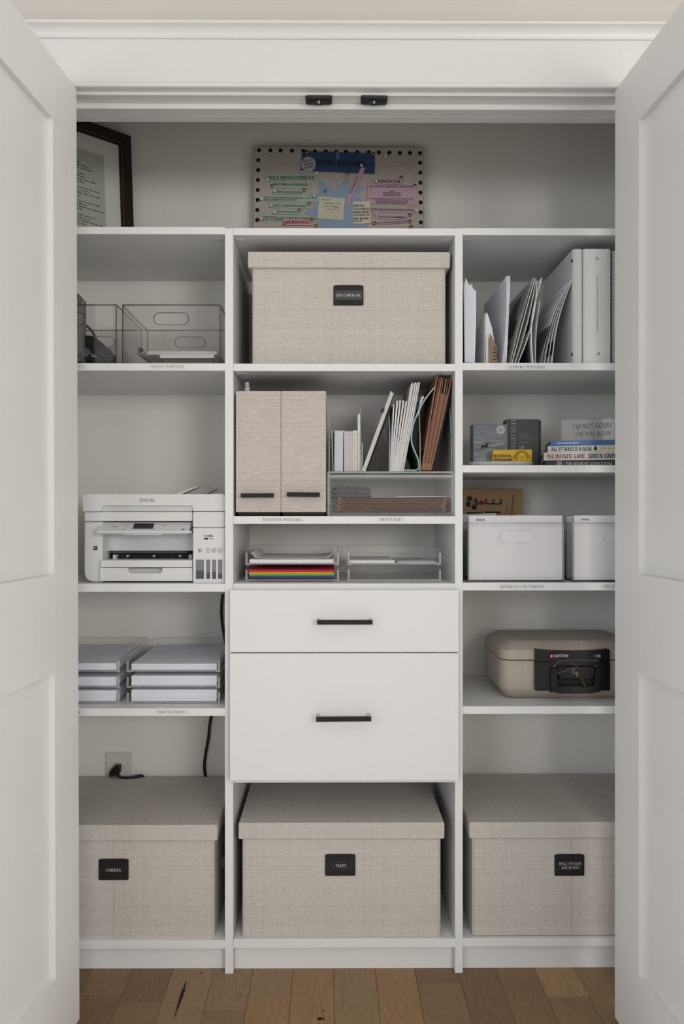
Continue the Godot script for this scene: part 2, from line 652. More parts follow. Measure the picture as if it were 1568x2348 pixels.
	for k in lim:
		var t0 := float(k) / lim
		var t1 := float(k + 1) / lim
		var w0 := 0.0035 * (0.25 + sin(PI * minf(t0 * 1.15, 1.0)) * (1.2 - 0.8 * t0)) + 0.0006 * sin(t0 * 31.0)
		var w1 := 0.0035 * (0.25 + sin(PI * minf(t1 * 1.15, 1.0)) * (1.2 - 0.8 * t1)) + 0.0006 * sin(t1 * 31.0)
		quad(st, a.lerp(b, t0) - side * w0, a.lerp(b, t0) + side * w0, a.lerp(b, t1) + side * w1, a.lerp(b, t1) - side * w1, Vector3.UP)
	part("wood_crack", st, M.matte_black, fl)
	for kn in [[733, 2336, 0.006], [741, 2317, 0.0025], [741, 2336, 0.0035], [460, 2230, 0.003]]:
		st = stt()
		add_lathe(st, [Vector2(kn[2], 0.0), Vector2(kn[2] * 0.8, 0.0004), Vector2(0.0001, 0.0005)], 12)
		var kp := W(kn[0], kn[1], 1.10 * FL / (kn[1] - PY))
		part("wood_knot", st, M.matte_black, fl, Vector3(kp.x, 0.0, kp.z), Vector3(0, 0.4, 0))
	# door casing over the opening, and the head jamb with its stops
	struct("trim_1", along_x([Vector2(1.66, 2.032), Vector2(1.643, 2.032), Vector2(1.640, 2.0328), Vector2(1.6382, 2.035), Vector2(1.6375, 2.0382), Vector2(1.6385, 2.0413), Vector2(1.6410, 2.0432), Vector2(1.6425, 2.0436), Vector2(1.6425, 2.1366), Vector2(1.6385, 2.1370), Vector2(1.6375, 2.1385), Vector2(1.6378, 2.1408), Vector2(1.6385, 2.1416), Vector2(1.6375, 2.1455), Vector2(1.6350, 2.1500), Vector2(1.6310, 2.1545), Vector2(1.6260, 2.1580), Vector2(1.6232, 2.1588), Vector2(1.6215, 2.1600), Vector2(1.6215, 2.1652), Vector2(1.66, 2.166)], -0.76, 0.83), M.trim)
	for s in [[-0.74, -0.655], [0.715, 0.80]]:
		st = stt()
		add_cell(st, s[0], s[1], 0, 2.032, -1.66, -1.6415, 0.002)
		struct("trim_2" if s[0] < 0 else "trim_3", st, M.trim)
	st = stt()
	add_cell(st, -0.63, 0.695, 2.0255, 2.05, -1.752, -1.66, 0.001)
	add_cell(st, -0.65, -0.63, 0, 2.05, -1.752, -1.66, 0.001)
	add_cell(st, 0.695, 0.715, 0, 2.05, -1.752, -1.66, 0.001)
	struct("trim_4", st, M.trim)
	st = stt()
	add_cell(st, -0.63, 0.695, 2.013, 2.0255, -1.7236, -1.692, 0.0012)
	struct("trim_5", st, M.trim)
	st = stt()
	add_cell(st, -0.63, 0.695, 2.0133, 2.0255, -1.752, -1.7244, 0.0012)
	struct("trim_6", st, M.trim)
	# black catch plates under the head jamb
	for c in [[731.0, "left", 0.0], [857.5, "right", 0.02]]:
		var p := W(c[0], 225, 1.671)
		var t := thing("door_catch", "black oblong door catch under the head jamb, %s one of the pair" % c[1], "door catch", Vector3(p.x, 2.0255, -1.671), Vector3(0.12, 0, -c[2]), "catches under the head jamb")
		part("plate", ext(rrect(0.0585, 0.036, 0.006), -0.003, 0.003, 0.001), M.soft_black, t, Vector3(0, -0.004, 0), Vector3(PI / 2, 0, 0))
		part("striker", lathe([Vector2(0.0022, 0.0), Vector2(0.0022, -0.006), Vector2(0.001, -0.0085), Vector2(0.0001, -0.009)], 10), M.chrome, t, Vector3(0, -0.006, 0.006))
		part("cup", lathe([Vector2(0.013, 0.0), Vector2(0.0118, -0.0012), Vector2(0.0105, -0.0003), Vector2(0.0001, 0.0003)], 20), M.black, t, Vector3(0, -0.0072, -0.005))
		for s in [-1.0, 1.0]:
			part("screw", lathe([Vector2(0.0052, 0.0), Vector2(0.0045, -0.001), Vector2(0.003, -0.0003), Vector2(0.0001, 0.0)], 14), M.black, t, Vector3(s * 0.02, -0.0072, -0.006))

func doors() -> void:
	for k in 2:
		var left := k == 0
		var o := Node3D.new()
		o.name = "door_%d" % (k + 1)
		o.set_meta("kind", "structure")
		add_child(o)
		var foot := W(182.3, 2339, 1.64) if left else W(1409.3, 2339, 1.64)
		var f := 1.0 if left else -1.0                     # which way the visible face looks
		o.position = Vector3(foot.x, 0.012, -1.64)
		o.rotation = Vector3(0, deg_to_rad(-4.9 if left else 2.9), 0.0034 if left else -0.0004)
		var tall := 2.015
		var wide := 0.62
		var th := 0.035
		var sw := 0.114
		for z in [sw / 2, wide - sw / 2]:
			part("stile", bm(Vector3(th, tall, sw), 0.0003), M.door, o, Vector3(-f * th / 2, tall / 2, z))
		var rows := [[0.0, 0.156], [0.773, 0.971], [1.892, tall]]
		for r in rows:
			part("rail", bm(Vector3(th, r[1] - r[0], wide - 2 * sw + 0.0004), 0.0002), M.door, o, Vector3(-f * th / 2, (r[0] + r[1]) / 2, wide / 2))
		for p in [[0.156, 0.773], [0.971, 1.892]]:
			part("panel", bm(Vector3(th - 0.023, p[1] - p[0], wide - 2 * sw), 0.0005), M.door, o, Vector3(-f * th / 2, (p[0] + p[1]) / 2, wide / 2))

# ================================================================ cabinets
func shelf(unit: Node, px0: float, px1: float, py0: float, py1: float, called := "shelf", dback := BK - 0.003) -> MeshInstance3D:
	var a := W(px0, py0, SH)
	var b := W(px1, py1, SH)
	return part(called, bm(Vector3(b.x - a.x, a.y - b.y, dback - SH), 0.0006), M.melamine, unit, Vector3((a.x + b.x) / 2, (a.y + b.y) / 2, -(SH + dback) / 2))

func edge_text(sh: Node3D, txt: String, px0: float, px1: float, py0: float, py1: float) -> void:   # clear tape with printed capitals on a shelf edge
	var a := W(px0, py0, SH - 0.0002) - sh.position
	var b := W(px1, py1, SH - 0.0002) - sh.position
	part("label_tape", bm(Vector3(b.x - a.x + 0.018, 0.0125, 0.0003), 0.0001), M.tape, sh, Vector3((a.x + b.x) / 2, (a.y + b.y) / 2, a.z))
	letters(txt, sh, M.grey_ink, Vector3((a.x + b.x) / 2, (a.y + b.y) / 2, a.z + 0.0003), b.x - a.x, a.y - b.y, "sans", Vector3.ZERO, 5)

func upright(unit: Node, px0: float, px1: float) -> void:
	var a := W(px0, 523, SH)
	var b := W(px1, 523, SH)
	var y0 := 0.0
	part("upright", bm(Vector3(b.x - a.x, a.y - y0, BK - 0.003 - SH), 0.0008), M.melamine, unit, Vector3((a.x + b.x) / 2, (a.y + y0) / 2, -(SH + BK - 0.003) / 2))

func connectors(sh: MeshInstance3D, xs: Array) -> void:
	var hh: float = sh.mesh.get_aabb().size.y / 2
	for x in xs:
		for z in [SH + 0.035]:
			part("connector", ext(rrect(0.022, 0.013, 0.0064), -0.0008, 0.0008), M.paper_grey, sh, Vector3(x - sh.position.x, -hh - 0.0004, -z - sh.position.z), Vector3(PI / 2, 0, 0))

func cabinets() -> void:
	var u := thing("shelving_unit", "white middle closet bay with two flat drawers, three open shelves and a box space", "shelving unit", Vector3.ZERO)
	upright(u, 515.5, 534.5)
	upright(u, 1043, 1061)
	var xl := W(536, 0, SH).x + 0.012
	var xr := W(1041, 0, SH).x - 0.012
	var c1 := shelf(u, 535, 1043, 522.5, 540)
	connectors(c1, [xl, xr])
	var c2 := shelf(u, 535, 1043, 833.5, 851)
	connectors(c2, [xl, xr])
	var c3 := shelf(u, 535, 1043, 1183.5, 1201)
	connectors(c3, [xl, xr])
	edge_text(c3, "BUSINESS PERSONAL", 604, 693, 1188.5, 1195)
	edge_text(c3, "IMPORTANT", 871.5, 922, 1188, 1194.5)
	shelf(u, 535, 1043, 1338, 1356)
	shelf(u, 535, 1043, 1780, 1794)
	shelf(u, 535, 1043, 2154, 2172.5)
	shelf(u, 535, 1043, 2172.5, 2233, "toe_kick").position.z -= 0.022
	var st := stt()                                        # rows of shelf-pin holes in the uprights
	for px in [535.3, 1042.7]:
		var x := W(px, 0, SH).x
		for z in [SH + 0.04, BK - 0.045]:
			var y := 0.66
			while y < 1.78:
				add_box(st, Vector3(x, y, -z), Vector3(0.0006, 0.0026, 0.0026), 0.0002)
				y += 0.064
	part("pin_holes", st, mat(Color(0.62, 0.62, 0.61), 0.8), u).set_meta("kind", "stuff")
	for d in [[1352.5, 1495.5, 790.5, 1427.0, 0.0, 127.0], [1498.5, 1790.0, 788.0, 1649.0, 0.008, 126.0]]:
		var f := SH - 0.020
		var a := W(526, d[0], f)
		var b := W(1052.5, d[1], f)
		st = stt()
		var c := (a + b) / 2
		add_ext(st, rrect(b.x - a.x, a.y - b.y, 0.0025, 3), -0.018, 0.0, Transform3D(), 0.0016)
		add_cell(st, -(b.x - a.x) / 2 + 0.05, (b.x - a.x) / 2 - 0.05, -(a.y - b.y) / 2 + 0.02, (a.y - b.y) / 2 - 0.02, -0.30, -0.019)
		var dr := part("drawer", st, M.melamine, u, c)
		var hd := f - 0.03
		var h := W(d[2], d[3], hd) - c
		var hw: float = d[5] * px_m(hd)
		part("handle", bm(Vector3(hw, 0.0098, 0.0085), 0.0006), M.matte_black, dr, h, Vector3(0, 0, d[4]))
		var p := stt()
		add_box(p, Vector3(0, 0, -0.0055), Vector3(hw + 0.001, 0.0112, 0.0025), 0.0004)
		for s in [-1.0, 1.0]:
			add_box(p, Vector3(s * (hw / 2 - 0.004), 0.0005, -0.0185), Vector3(0.009, 0.0105, 0.025), 0.002)
		part("handle_mount", p, M.chrome, dr, h, Vector3(0, 0, d[4]))
	# left bay
	u = thing("shelving_unit", "white left closet bay of open shelves partly hidden by the left door", "shelving unit", Vector3.ZERO)
	var far := 515.0 - 512.0
	var s1 := shelf(u, far, 515.5, 519.5, 537)
	connectors(s1, [W(504, 0, SH).x])
	var s2 := shelf(u, far, 515.5, 832.5, 850)
	connectors(s2, [W(504, 0, SH).x])
	edge_text(s2, "OFFICE SUPPLIES", 348, 420, 837.5, 844)
	edge_text(s2, "IES", 176, 190, 837.5, 844)
	shelf(u, far, 515.5, 1338.5, 1357)
	var s4 := shelf(u, far, 515.5, 1624.5, 1641.5)
	edge_text(s4, "PRINTER PAPER", 360.5, 423.5, 1629.5, 1636)
	edge_text(s4, "K", 180, 184, 1630.5, 1636.5)
	shelf(u, far, 515.5, 2157, 2175.5)
	shelf(u, far, 515.5, 2175.5, 2233, "toe_kick").position.z -= 0.022
	upright(u, far - 18, far)
	# right bay
	u = thing("shelving_unit", "white right closet bay of open shelves partly hidden by the right door", "shelving unit", Vector3.ZERO)
	far = 1061.0 + 512.0
	var r1 := shelf(u, 1061, far, 522.5, 540)
	connectors(r1, [W(1073, 0, SH).x])
	var r2 := shelf(u, 1061, far, 832, 849.5)
	connectors(r2, [W(1073, 0, SH).x])
	edge_text(r2, "CURRENT PERSONAL", 1164, 1249, 838.5, 845)
	shelf(u, 1061, far, 1066.5, 1083.5)
	var r4 := shelf(u, 1061, far, 1336.5, 1354)
	edge_text(r4, "BUSINESS STATIONERY", 1148, 1246, 1342, 1348.5)
	edge_text(r4, "SPECIAL", 1384.5, 1419, 1341, 1347.5)
	shelf(u, 1061, far, 1619.5, 1636.5)
	shelf(u, 1061, far, 2152, 2169.5)
	shelf(u, 1061, far, 2169.5, 2233, "toe_kick").position.z -= 0.022
	upright(u, far, far + 18)

# ================================================================ placing helpers
func cs(px0: float, px1: float, py0: float, py1: float, d0: float, d1: float) -> Array:    # centre and size of the block whose front face shows there
	var a := W(px0, py0, d0)
	var b := W(px1, py1, d0)
	return [Vector3((a.x + b.x) / 2, (a.y + b.y) / 2, -(d0 + d1) / 2), Vector3(b.x - a.x, a.y - b.y, d1 - d0)]

func blk(called: String, label: String, category: String, m: Material, px0: float, px1: float, py0: float, py1: float, d0: float, d1: float, bev := 0.001, group := "") -> MeshInstance3D:
	var c := cs(px0, px1, py0, py1, d0, d1)
	return solo(called, label, category, bm(c[1], bev), m, c[0], Vector3.ZERO, group)

func pblk(called: String, o: Node3D, m: Material, px0: float, px1: float, py0: float, py1: float, d0: float, d1: float, bev := 0.001) -> MeshInstance3D:
	var c := cs(px0, px1, py0, py1, d0, d1)
	return part(called, bm(c[1], bev), m, o, c[0] - o.position)

func prr(called: String, o: Node3D, m: Material, px0: float, px1: float, py0: float, py1: float, d0: float, d1: float, r: float, bev := 0.0) -> MeshInstance3D:
	var c := cs(px0, px1, py0, py1, d0, d1)
	var s: Vector3 = c[1]
	return part(called, ext(rrect(s.x, s.y, r), -s.z / 2, s.z / 2, bev), m, o, c[0] - o.position)

func ptext(txt: String, o: Node3D, m: Material, px0: float, px1: float, py0: float, py1: float, d: float, kind := "sans", gap := 0, rotz := 0.0) -> MeshInstance3D:
	var a := W(px0, py0, d)
	var b := W(px1, py1, d)
	var w := b.x - a.x
	var h := a.y - b.y
	if absf(rotz) > 1.0:
		var t := w
		w = h
		h = t
	return letters(txt, o, m, (a + b) / 2 - o.position, w, h, kind, Vector3(0, 0, rotz), gap)

func poly(o: Vector3, d: float, pts: Array) -> PackedVector2Array:       # pixel outline at depth d, about o
	var p := PackedVector2Array()
	for v in pts:
		var q := W(v[0], v[1], d) - o
		p.append(Vector2(q.x, q.y))
	return p

func leaner(called: String, label: String, category: String, m: Material, pb: Array, pt: Array, thick_px: float, d0: float, d1: float, sheets := 1, group := "", bev := 0.0006) -> MeshInstance3D:
	var a := W(pb[0], pb[1], d0)
	var b := W(pt[0], pt[1], d0)
	var len := a.distance_to(b)
	var th := thick_px * px_m(d0)
	var st := stt()
	if sheets <= 1:
		add_box(st, Vector3(0, len / 2, -(d1 - d0) / 2), Vector3(th, len, d1 - d0), bev)
	else:
		for k in sheets:
			var each := th / sheets
			var j := rng.randf()
			add_box(st, Vector3(-th / 2 + each * (k + 0.5), (len - 0.003 * j) / 2, -(d1 - d0) / 2 - 0.002 * rng.randf()), Vector3(each * 0.86, len - 0.003 * j, d1 - d0 - 0.003), minf(bev, each * 0.3))
	return solo(called, label, category, st, m, a, Vector3(0, 0, -atan2(b.x - a.x, b.y - a.y)), group)

func scribble(called: String, o: Node3D, m: Material, lines: Array, h: float, at: Vector3, rot := Vector3.ZERO, seed_n := 1, pen := 0.0005) -> void:   # handwriting: [x, y, length] per line
	var r := RandomNumberGenerator.new()
	r.seed = seed_n
	var st := stt()
	for l in lines:
		var x: float = l[0]
		var stop: float = l[0] + l[2]
		while x < stop:
			for c in 2 + r.randi() % 6:
				if x > stop:
					break
				var tall := h * (1.0 if r.randf() < 0.25 else 0.55)
				var last := Vector2(x, l[1] + r.randf() * h * 0.1)
				for q in [Vector2(0.35, r.randf_range(0.7, 1.0)), Vector2(0.55, r.randf_range(-0.1, 0.2)), Vector2(0.8, r.randf_range(0.3, 0.6)), Vector2(1.0, r.randf_range(0.0, 0.2))]:
					var p := Vector2(x + q.x * h * 0.5 + q.y * tall * 0.2, l[1] + q.y * tall)
					var n := (p - last).orthogonal().normalized() * pen * 0.5
					quad(st, v3(last - n, 0), v3(last + n, 0), v3(p + n, 0), v3(p - n, 0), Vector3(0, 0, 1))
					last = p
				x += h * 0.5
			x += h * 0.4
	part(called, st, m, o, at, rot)

func add_loft(st: SurfaceTool, rings: Array) -> void:     # [outline in x/z, height] from the bottom up, equal point counts
	var n: int = rings[0][0].size()
	for k in rings.size() - 1:
		var mid := Vector2.ZERO
		for v in rings[k][0]:
			mid += v / n
		for i in n:
			var j := (i + 1) % n
			var a: PackedVector2Array = rings[k][0]
			var b: PackedVector2Array = rings[k + 1][0]
			var y0: float = rings[k][1]
			var y1: float = rings[k + 1][1]
			var o := (a[i] + a[j]) / 2 - mid
			quad(st, Vector3(a[i].x, y0, a[i].y), Vector3(a[j].x, y0, a[j].y), Vector3(b[j].x, y1, b[j].y), Vector3(b[i].x, y1, b[i].y), Vector3(o.x, o.length() * signf(a[0].distance_to(mid) - b[0].distance_to(mid)), o.y))
	for e in [0, rings.size() - 1]:
		var p: PackedVector2Array = rings[e][0]
		for i in range(1, n - 1):
			tri(st, Vector3(p[0].x, rings[e][1], p[0].y), Vector3(p[i].x, rings[e][1], p[i].y), Vector3(p[i + 1].x, rings[e][1], p[i + 1].y), Vector3(0, -1 if e == 0 else 1, 0))

func slab_polys(st: SurfaceTool, p: PackedVector2Array, z: float, th: float) -> void:
	add_ext(st, p, z - th, z)

func ribbon(pts: Array, th: float, depth: float) -> ArrayMesh:     # a sheet that follows a curve in x/y and runs back along -z
	var st := stt()
	var n := pts.size()
	var up := []
	var dn := []
	for k in n:
		var t: Vector2 = (pts[mini(k + 1, n - 1)] - pts[maxi(k - 1, 0)]).normalized()
		up.append(pts[k] + t.orthogonal() * th / 2)
		dn.append(pts[k] - t.orthogonal() * th / 2)
	for k in n - 1:
		var o := v3(up[k] - dn[k], 0)
		quad(st, v3(up[k], 0), v3(up[k + 1], 0), v3(up[k + 1], -depth), v3(up[k], -depth), o)
		quad(st, v3(dn[k], 0), v3(dn[k + 1], 0), v3(dn[k + 1], -depth), v3(dn[k], -depth), -o)
		for z in [0.0, -depth]:
			quad(st, v3(up[k], z), v3(up[k + 1], z), v3(dn[k + 1], z), v3(dn[k], z), Vector3(0, 0, 1 if z == 0.0 else -1))
	for k in [0, n - 1]:
		var e: Vector2 = pts[k] - pts[1 if k == 0 else n - 2]
		quad(st, v3(up[k], 0), v3(dn[k], 0), v3(dn[k], -depth), v3(up[k], -depth), v3(e, 0))
	return st.commit()

func curve2(pts: Array, steps := 5) -> Array:
	var q := []
	for p in pts:
		q.append(Vector3(p.x, p.y, 0))
	var out := []
	for v in smooth(q, steps):
		out.append(Vector2(v.x, v.y))
	return out

# ---------------------------------------------------------------- linen box with a lift-off lid
func fabric_box(label: String, text: Array, at: Vector3, w: float, h: float, depth: float, lid_h: float, lid_over: float, tag_px: Array, seam: bool) -> Node3D:
	var o := thing("storage_box", label, "storage box", at, Vector3.ZERO, "linen storage boxes with lids")
	var st := stt()
	add_ext(st, rrect(w, h - 0.004, 0.003, 2), -depth + lid_over, 0.0, Transform3D(Basis(), Vector3(0, h / 2 - 0.002, -lid_over)), 0.002)
	if seam:
		add_box(st, Vector3(0, (h - lid_h) / 2, -lid_over + 0.0004), Vector3(0.0035, h - lid_h - 0.002, 0.002), 0.0009)
	for s in [-1.0, 1.0]:                                   # piped corner seams
		add_box(st, Vector3(s * (w / 2 - 0.0045), (h - lid_h) / 2, -lid_over + 0.0003), Vector3(0.0028, h - lid_h - 0.004, 0.002), 0.0009)
	part("body", st, M.linen, o)
	st = stt()
	var lw := w + 2 * lid_over
	add_ext(st, rrect(lw, lid_h, 0.004, 3), -depth, 0.0, Transform3D(Basis(), Vector3(0, h - lid_h / 2, 0)), 0.002)
	part("lid", st, M.linen, o)
	for s in [-1.0, 1.0]:                                   # strap handles on the two ends
		var pts := []
		for k in 9:
			var u := -1.0 + k / 4.0
			pts.append(Vector2(u * 0.045, -0.015 * (1 - u * u) * (1 - u * u)))
		var hs := part("strap", ribbon(pts, 0.003, 0.026), M.linen_fine, o, Vector3(s * (w / 2 + 0.0015), h * 0.40, -depth / 2 - 0.015))
		hs.basis = Basis(Vector3(0, 0, -1), Vector3(1, 0, 0), Vector3(0, -1, 0)) if s < 0 else Basis(Vector3(0, 0, 1), Vector3(-1, 0, 0), Vector3(0, -1, 0))
	var df := -at.z + lid_over                              # bookplate on the front
	var a := W(tag_px[0], tag_px[2], df)
	var b := W(tag_px[1], tag_px[3], df)
	var c := (a + b) / 2
	var sz := Vector3(b.x - a.x, a.y - b.y, 0.004)
	st = stt()
	add_ext(st, rrect(sz.x, sz.y, 0.0025, 3), 0.0, 0.0042, Transform3D(), 0.001)
	add_box(st, Vector3(0, sz.y / 2, 0.002), Vector3(sz.x * 0.82, 0.0025, 0.003), 0.0006)
	var hold := part("label_holder", st, M.matte_black, o, Vector3(c.x, c.y, -df) - at)
	part("label_card", bm(Vector3(sz.x - 0.006, sz.y * 0.48, 0.0006), 0.0001), tag_px[4], hold, Vector3(0, 0, 0.0044))
	var n := 0
	for t in text:
		letters(t[0], hold, M.white_ink, Vector3(t[1], t[2], 0.0049), t[3], 0.0068, "sans", Vector3.ZERO, 4)
		n += 1
	return o

# ---------------------------------------------------------------- clear bin with oval hand holes
func bin(label: String, at: Vector3, w: float, h: float, depth: float, wall: Material, edge: Material, base: Material, group: String) -> Node3D:
	var o := thing("storage_bin", label, "storage bin", at, Vector3.ZERO, group)
	var hw := minf(0.085, w * 0.4)
	var hh := 0.0295
	var hy := h * 0.77
	var n := 6
	var outer := shifted(rrect(w, h, 0.003, n), Vector2(0, h / 2))
	var inner := shifted(rrect(hw, hh, hh / 2, n), Vector2(0, hy))
	var st := stt()
	add_ring(st, outer, inner, -0.0022, 0.0)
	var front := st.commit()
	part("front_wall", front, wall, o)
	part("back_wall", front, wall, o, Vector3(0, 0, -depth + 0.0022))
	for s in [-1.0, 1.0]:
		part("side_wall", bm(Vector3(0.0022, h, depth - 0.006), 0.0003), wall, o, Vector3(s * (w / 2 - 0.0012), h / 2, -depth / 2))
	part("base", bm(Vector3(w - 0.001, 0.004, depth - 0.001), 0.001), base, o, Vector3(0, 0.002, -depth / 2))
	var loop := []
	for v in rrect(w, depth, 0.006, 4):
		loop.append(Vector3(v.x, h, v.y - depth / 2))
	part("rim", tube(loop, 0.0019, 6, true), edge, o)
	var pts := []
	for v in inner:
		pts.append(v3(v, -0.0011))
	var ring := tube(pts, 0.0011, 6, true)
	part("handle_rim", ring, M.clear_rim if wall == M.acrylic else edge, o)
	part("handle_rim", ring, M.clear_rim if wall == M.acrylic else edge, o, Vector3(0, 0, -depth + 0.0022))
	for s in [-1.0, 1.0]:
		for z in [-0.0015, -depth + 0.0015]:
			part("corner_edge", bm(Vector3(0.003, h - 0.002, 0.003), 0.001), edge, o, Vector3(s * (w / 2 - 0.0014), h / 2, z))
	return o

# ---------------------------------------------------------------- clear letter tray, open at the front
func tray(label: String, at: Vector3, w: float, depth: float, h: float, group: String) -> Node3D:
	var o := thing("letter_tray", label, "letter tray", at, Vector3.ZERO, group)
	part("base", bm(Vector3(w - 0.008, 0.003, depth), 0.0006), M.acrylic, o, Vector3(0, 0.0045, -depth / 2))
	part("front_edge", bm(Vector3(w - 0.008, 0.0032, 0.0012), 0.0004), M.acrylic_edge, o, Vector3(0, 0.0045, 0.0002))
	var p := PackedVector2Array([Vector2(0, 0.003), Vector2(0, h - 0.012), Vector2(0.004, h - 0.004), Vector2(0.012, h), Vector2(depth, h), Vector2(depth, 0.003)])
	for s in [-1.0, 1.0]:
		var st := stt()
		add_ext(st, p, -0.002, 0.002, Transform3D(Basis(Vector3.UP, PI / 2), Vector3(s * (w / 2 - 0.002), 0, 0)))
		part("side_wall", st, M.acrylic, o)
		part("side_edge", bm(Vector3(0.0052, h - 0.012, 0.0014), 0.0004), M.acrylic_edge, o, Vector3(s * (w / 2 - 0.002), h / 2 - 0.004, 0.0004))
		part("side_edge", bm(Vector3(0.0042, 0.001, depth - 0.014), 0.0003), M.acrylic_edge, o, Vector3(s * (w / 2 - 0.002), h, -depth / 2 - 0.006))
		for z in [-0.012, -depth + 0.012]:
			part("foot", bm(Vector3(0.007, 0.004, 0.012), 0.001), M.acrylic_edge, o, Vector3(s * (w / 2 - 0.006), 0.002, z))
	part("back_wall", bm(Vector3(w - 0.008, h - 0.004, 0.004), 0.0006), M.acrylic, o, Vector3(0, h / 2 + 0.001, -depth + 0.002))
	part("back_edge", bm(Vector3(w - 0.008, 0.001, 0.0042), 0.0003), M.acrylic_edge, o, Vector3(0, h, -depth + 0.002))
	return o

func sheets(label: String, m: Material, at: Vector3, w: float, h: float, depth: float, n: int, group := "", called := "paper_stack") -> MeshInstance3D:
	var st := stt()
	for k in n:
		var e := h / n
		add_box(st, Vector3(rng.randf_range(-0.0007, 0.0007), e * (k + 0.5), -depth / 2 + rng.randf_range(-0.0008, 0.0008)), Vector3(w, e * 0.972, depth), minf(0.0004, e * 0.3))
	return solo(called, label, "paper", st, m, at, Vector3.ZERO, group)

# ================================================================ on top of the cabinets
func top_items() -> void:
	var y0 := W(700, 522.5, SH).y
	# framed letter standing askew in the left corner
	var fr := thing("framed_letter", "dark brown and gold picture frame with a handwritten letter leaning in the left corner", "picture frame", Vector3(-0.552, y0, -2.128), Vector3(deg_to_rad(-4.0), deg_to_rad(40.5), 0))
	fr.rotation_order = EULER_ORDER_YXZ
	var w := 0.33
	var h := 0.386
	for ring in [["frame", 0.0, 0.028, -0.018, 0.0, mat(Color(0.15, 0.112, 0.08), 0.4)], ["gilt_fillet", 0.028, 0.0298, -0.012, -0.001, mat(Color(0.5, 0.42, 0.25), 0.45, 0.6)], ["inner_lip", 0.0298, 0.033, -0.013, -0.004, M.matte_black]]:
		var st := stt()                                    # four mitred lengths
		var a: float = ring[1]
		var b: float = ring[2]
		var O := [Vector2(-w + a, a), Vector2(-a, a), Vector2(-a, h - a), Vector2(-w + a, h - a)]
		var I := [Vector2(-w + b, b), Vector2(-b, b), Vector2(-b, h - b), Vector2(-w + b, h - b)]
		for k in 4:
			add_ext(st, PackedVector2Array([O[k], O[(k + 1) % 4], I[(k + 1) % 4], I[k]]), ring[3], ring[4])
		part(ring[0], st, ring[5], fr)
	part("mat_board", bm(Vector3(w - 0.06, h - 0.06, 0.002), 0.0003), mat(Color(0.90, 0.895, 0.87), 0.9), fr, Vector3(-w / 2, h / 2, -0.013))
	var pw := w - 0.155
	var ph := h - 0.165
	var img := PackedByteArray()
	img.resize(48 * 48 * 3)
	for k in 48 * 48:
		var ln := (k % 12 == 0) or ((k / 48) % 12 == 0)
		for c in 3:
			img[k * 3 + c] = [192, 194, 182][c] - (18 if ln else 0)
	var gm := mat(Color.WHITE, 0.9)
	gm.albedo_texture = tex_from(img, 48, 48)
	gm.uv1_triplanar = true
	gm.uv1_scale = Vector3(60, 60, 60)
	var pap := part("letter_sheet", bm(Vector3(pw, ph, 0.0008), 0.0002), gm, fr, Vector3(-w / 2, h / 2 + 0.004, -0.0114))
	var lines := []
	var ends := [0.055, 0.03, 0.0, 0.06, 0.07, 0.1, 0.105, 0.0, 0.08, 0.083, 0.118, 0.085, 0.0, 0.128, 0.1, 0.128, 0.075, 0.0, 0.125, 0.09, 0.135, 0.08, 0.0, 0.112, 0.1, 0.133, 0.085]
	for k in ends.size():
		if ends[k] > 0.0:
			lines.append([-pw / 2 + 0.006, ph / 2 - 0.010 - k * 0.0077, ends[k] + 0.026])
	scribble("handwriting", pap, M.ink, lines, 0.0060, Vector3(0, 0, 0.0006), Vector3(0, 0, -0.02), 4, 0.0008)
	var glass := clear(Color(0.9, 0.92, 0.92), 0.01)
	glass.metallic_specular = 0.25
	part("glass", bm(Vector3(w - 0.066, h - 0.066, 0.002), 0.0002), glass, fr, Vector3(-w / 2, h / 2, -0.0075))
	# the board
	var s := px_m(2.128)
	var bd := thing("pin_board", "oatmeal linen pin board edged with dark nailheads leaning on the closet wall", "pin board", Vector3(W(776, 600, 2.122).x, y0, -2.122), Vector3(deg_to_rad(-2.2), 0, -0.004))
	var bw := 393 * s
	var bh := 0.352
	part("panel", ext(shifted(rrect(bw, bh, 0.004, 3), Vector2(0, bh / 2)), -0.02, 0.0, 0.003), M.board_cloth, bd)
	var nail := lathe([Vector2(0.0058, 0.0), Vector2(0.0054, 0.0016), Vector2(0.0038, 0.003), Vector2(0.0016, 0.0037), Vector2(0.0001, 0.0039)], 14)
	var loc := func(cx: float, cy: float, z: float) -> Vector3:
		return Vector3((570 + cx / 3.733 - 776) * s, W(776, 320 + cy / 3.733, 2.128).y - y0, z)
	var nails := []
	for k in 16:
		nails.append([[83, 181, 268, 366, 464, 562, 656, 748, 830, 927, 1025, 1113, 1202, 1292, 1380, 1465][k], 85 + k * 1.2])
	for k in 10:
		nails.append([78 - k, 172 + k * 87])
		nails.append([1467 + k * 0.8, 187 + k * 86.5])
	for k in range(1, 15):
		nails.append([83 + k * 92, 985])
	for nl in nails:
		part("nailhead", nail, M.bronze, bd, loc.call(nl[0], nl[1], 0.0), Vector3(PI / 2, 0, 0))
	var green := mat(Color(0.64, 0.735, 0.665), 0.85)
	var pink := mat(Color(0.765, 0.64, 0.70), 0.85)
	var salmon := mat(Color(0.85, 0.61, 0.63), 0.85)
	var blue := mat(Color(0.20, 0.30, 0.45), 0.8)
	var sky := mat(Color(0.57, 0.65, 0.735), 0.85)
	var creamy := mat(Color(0.81, 0.80, 0.71), 0.85)
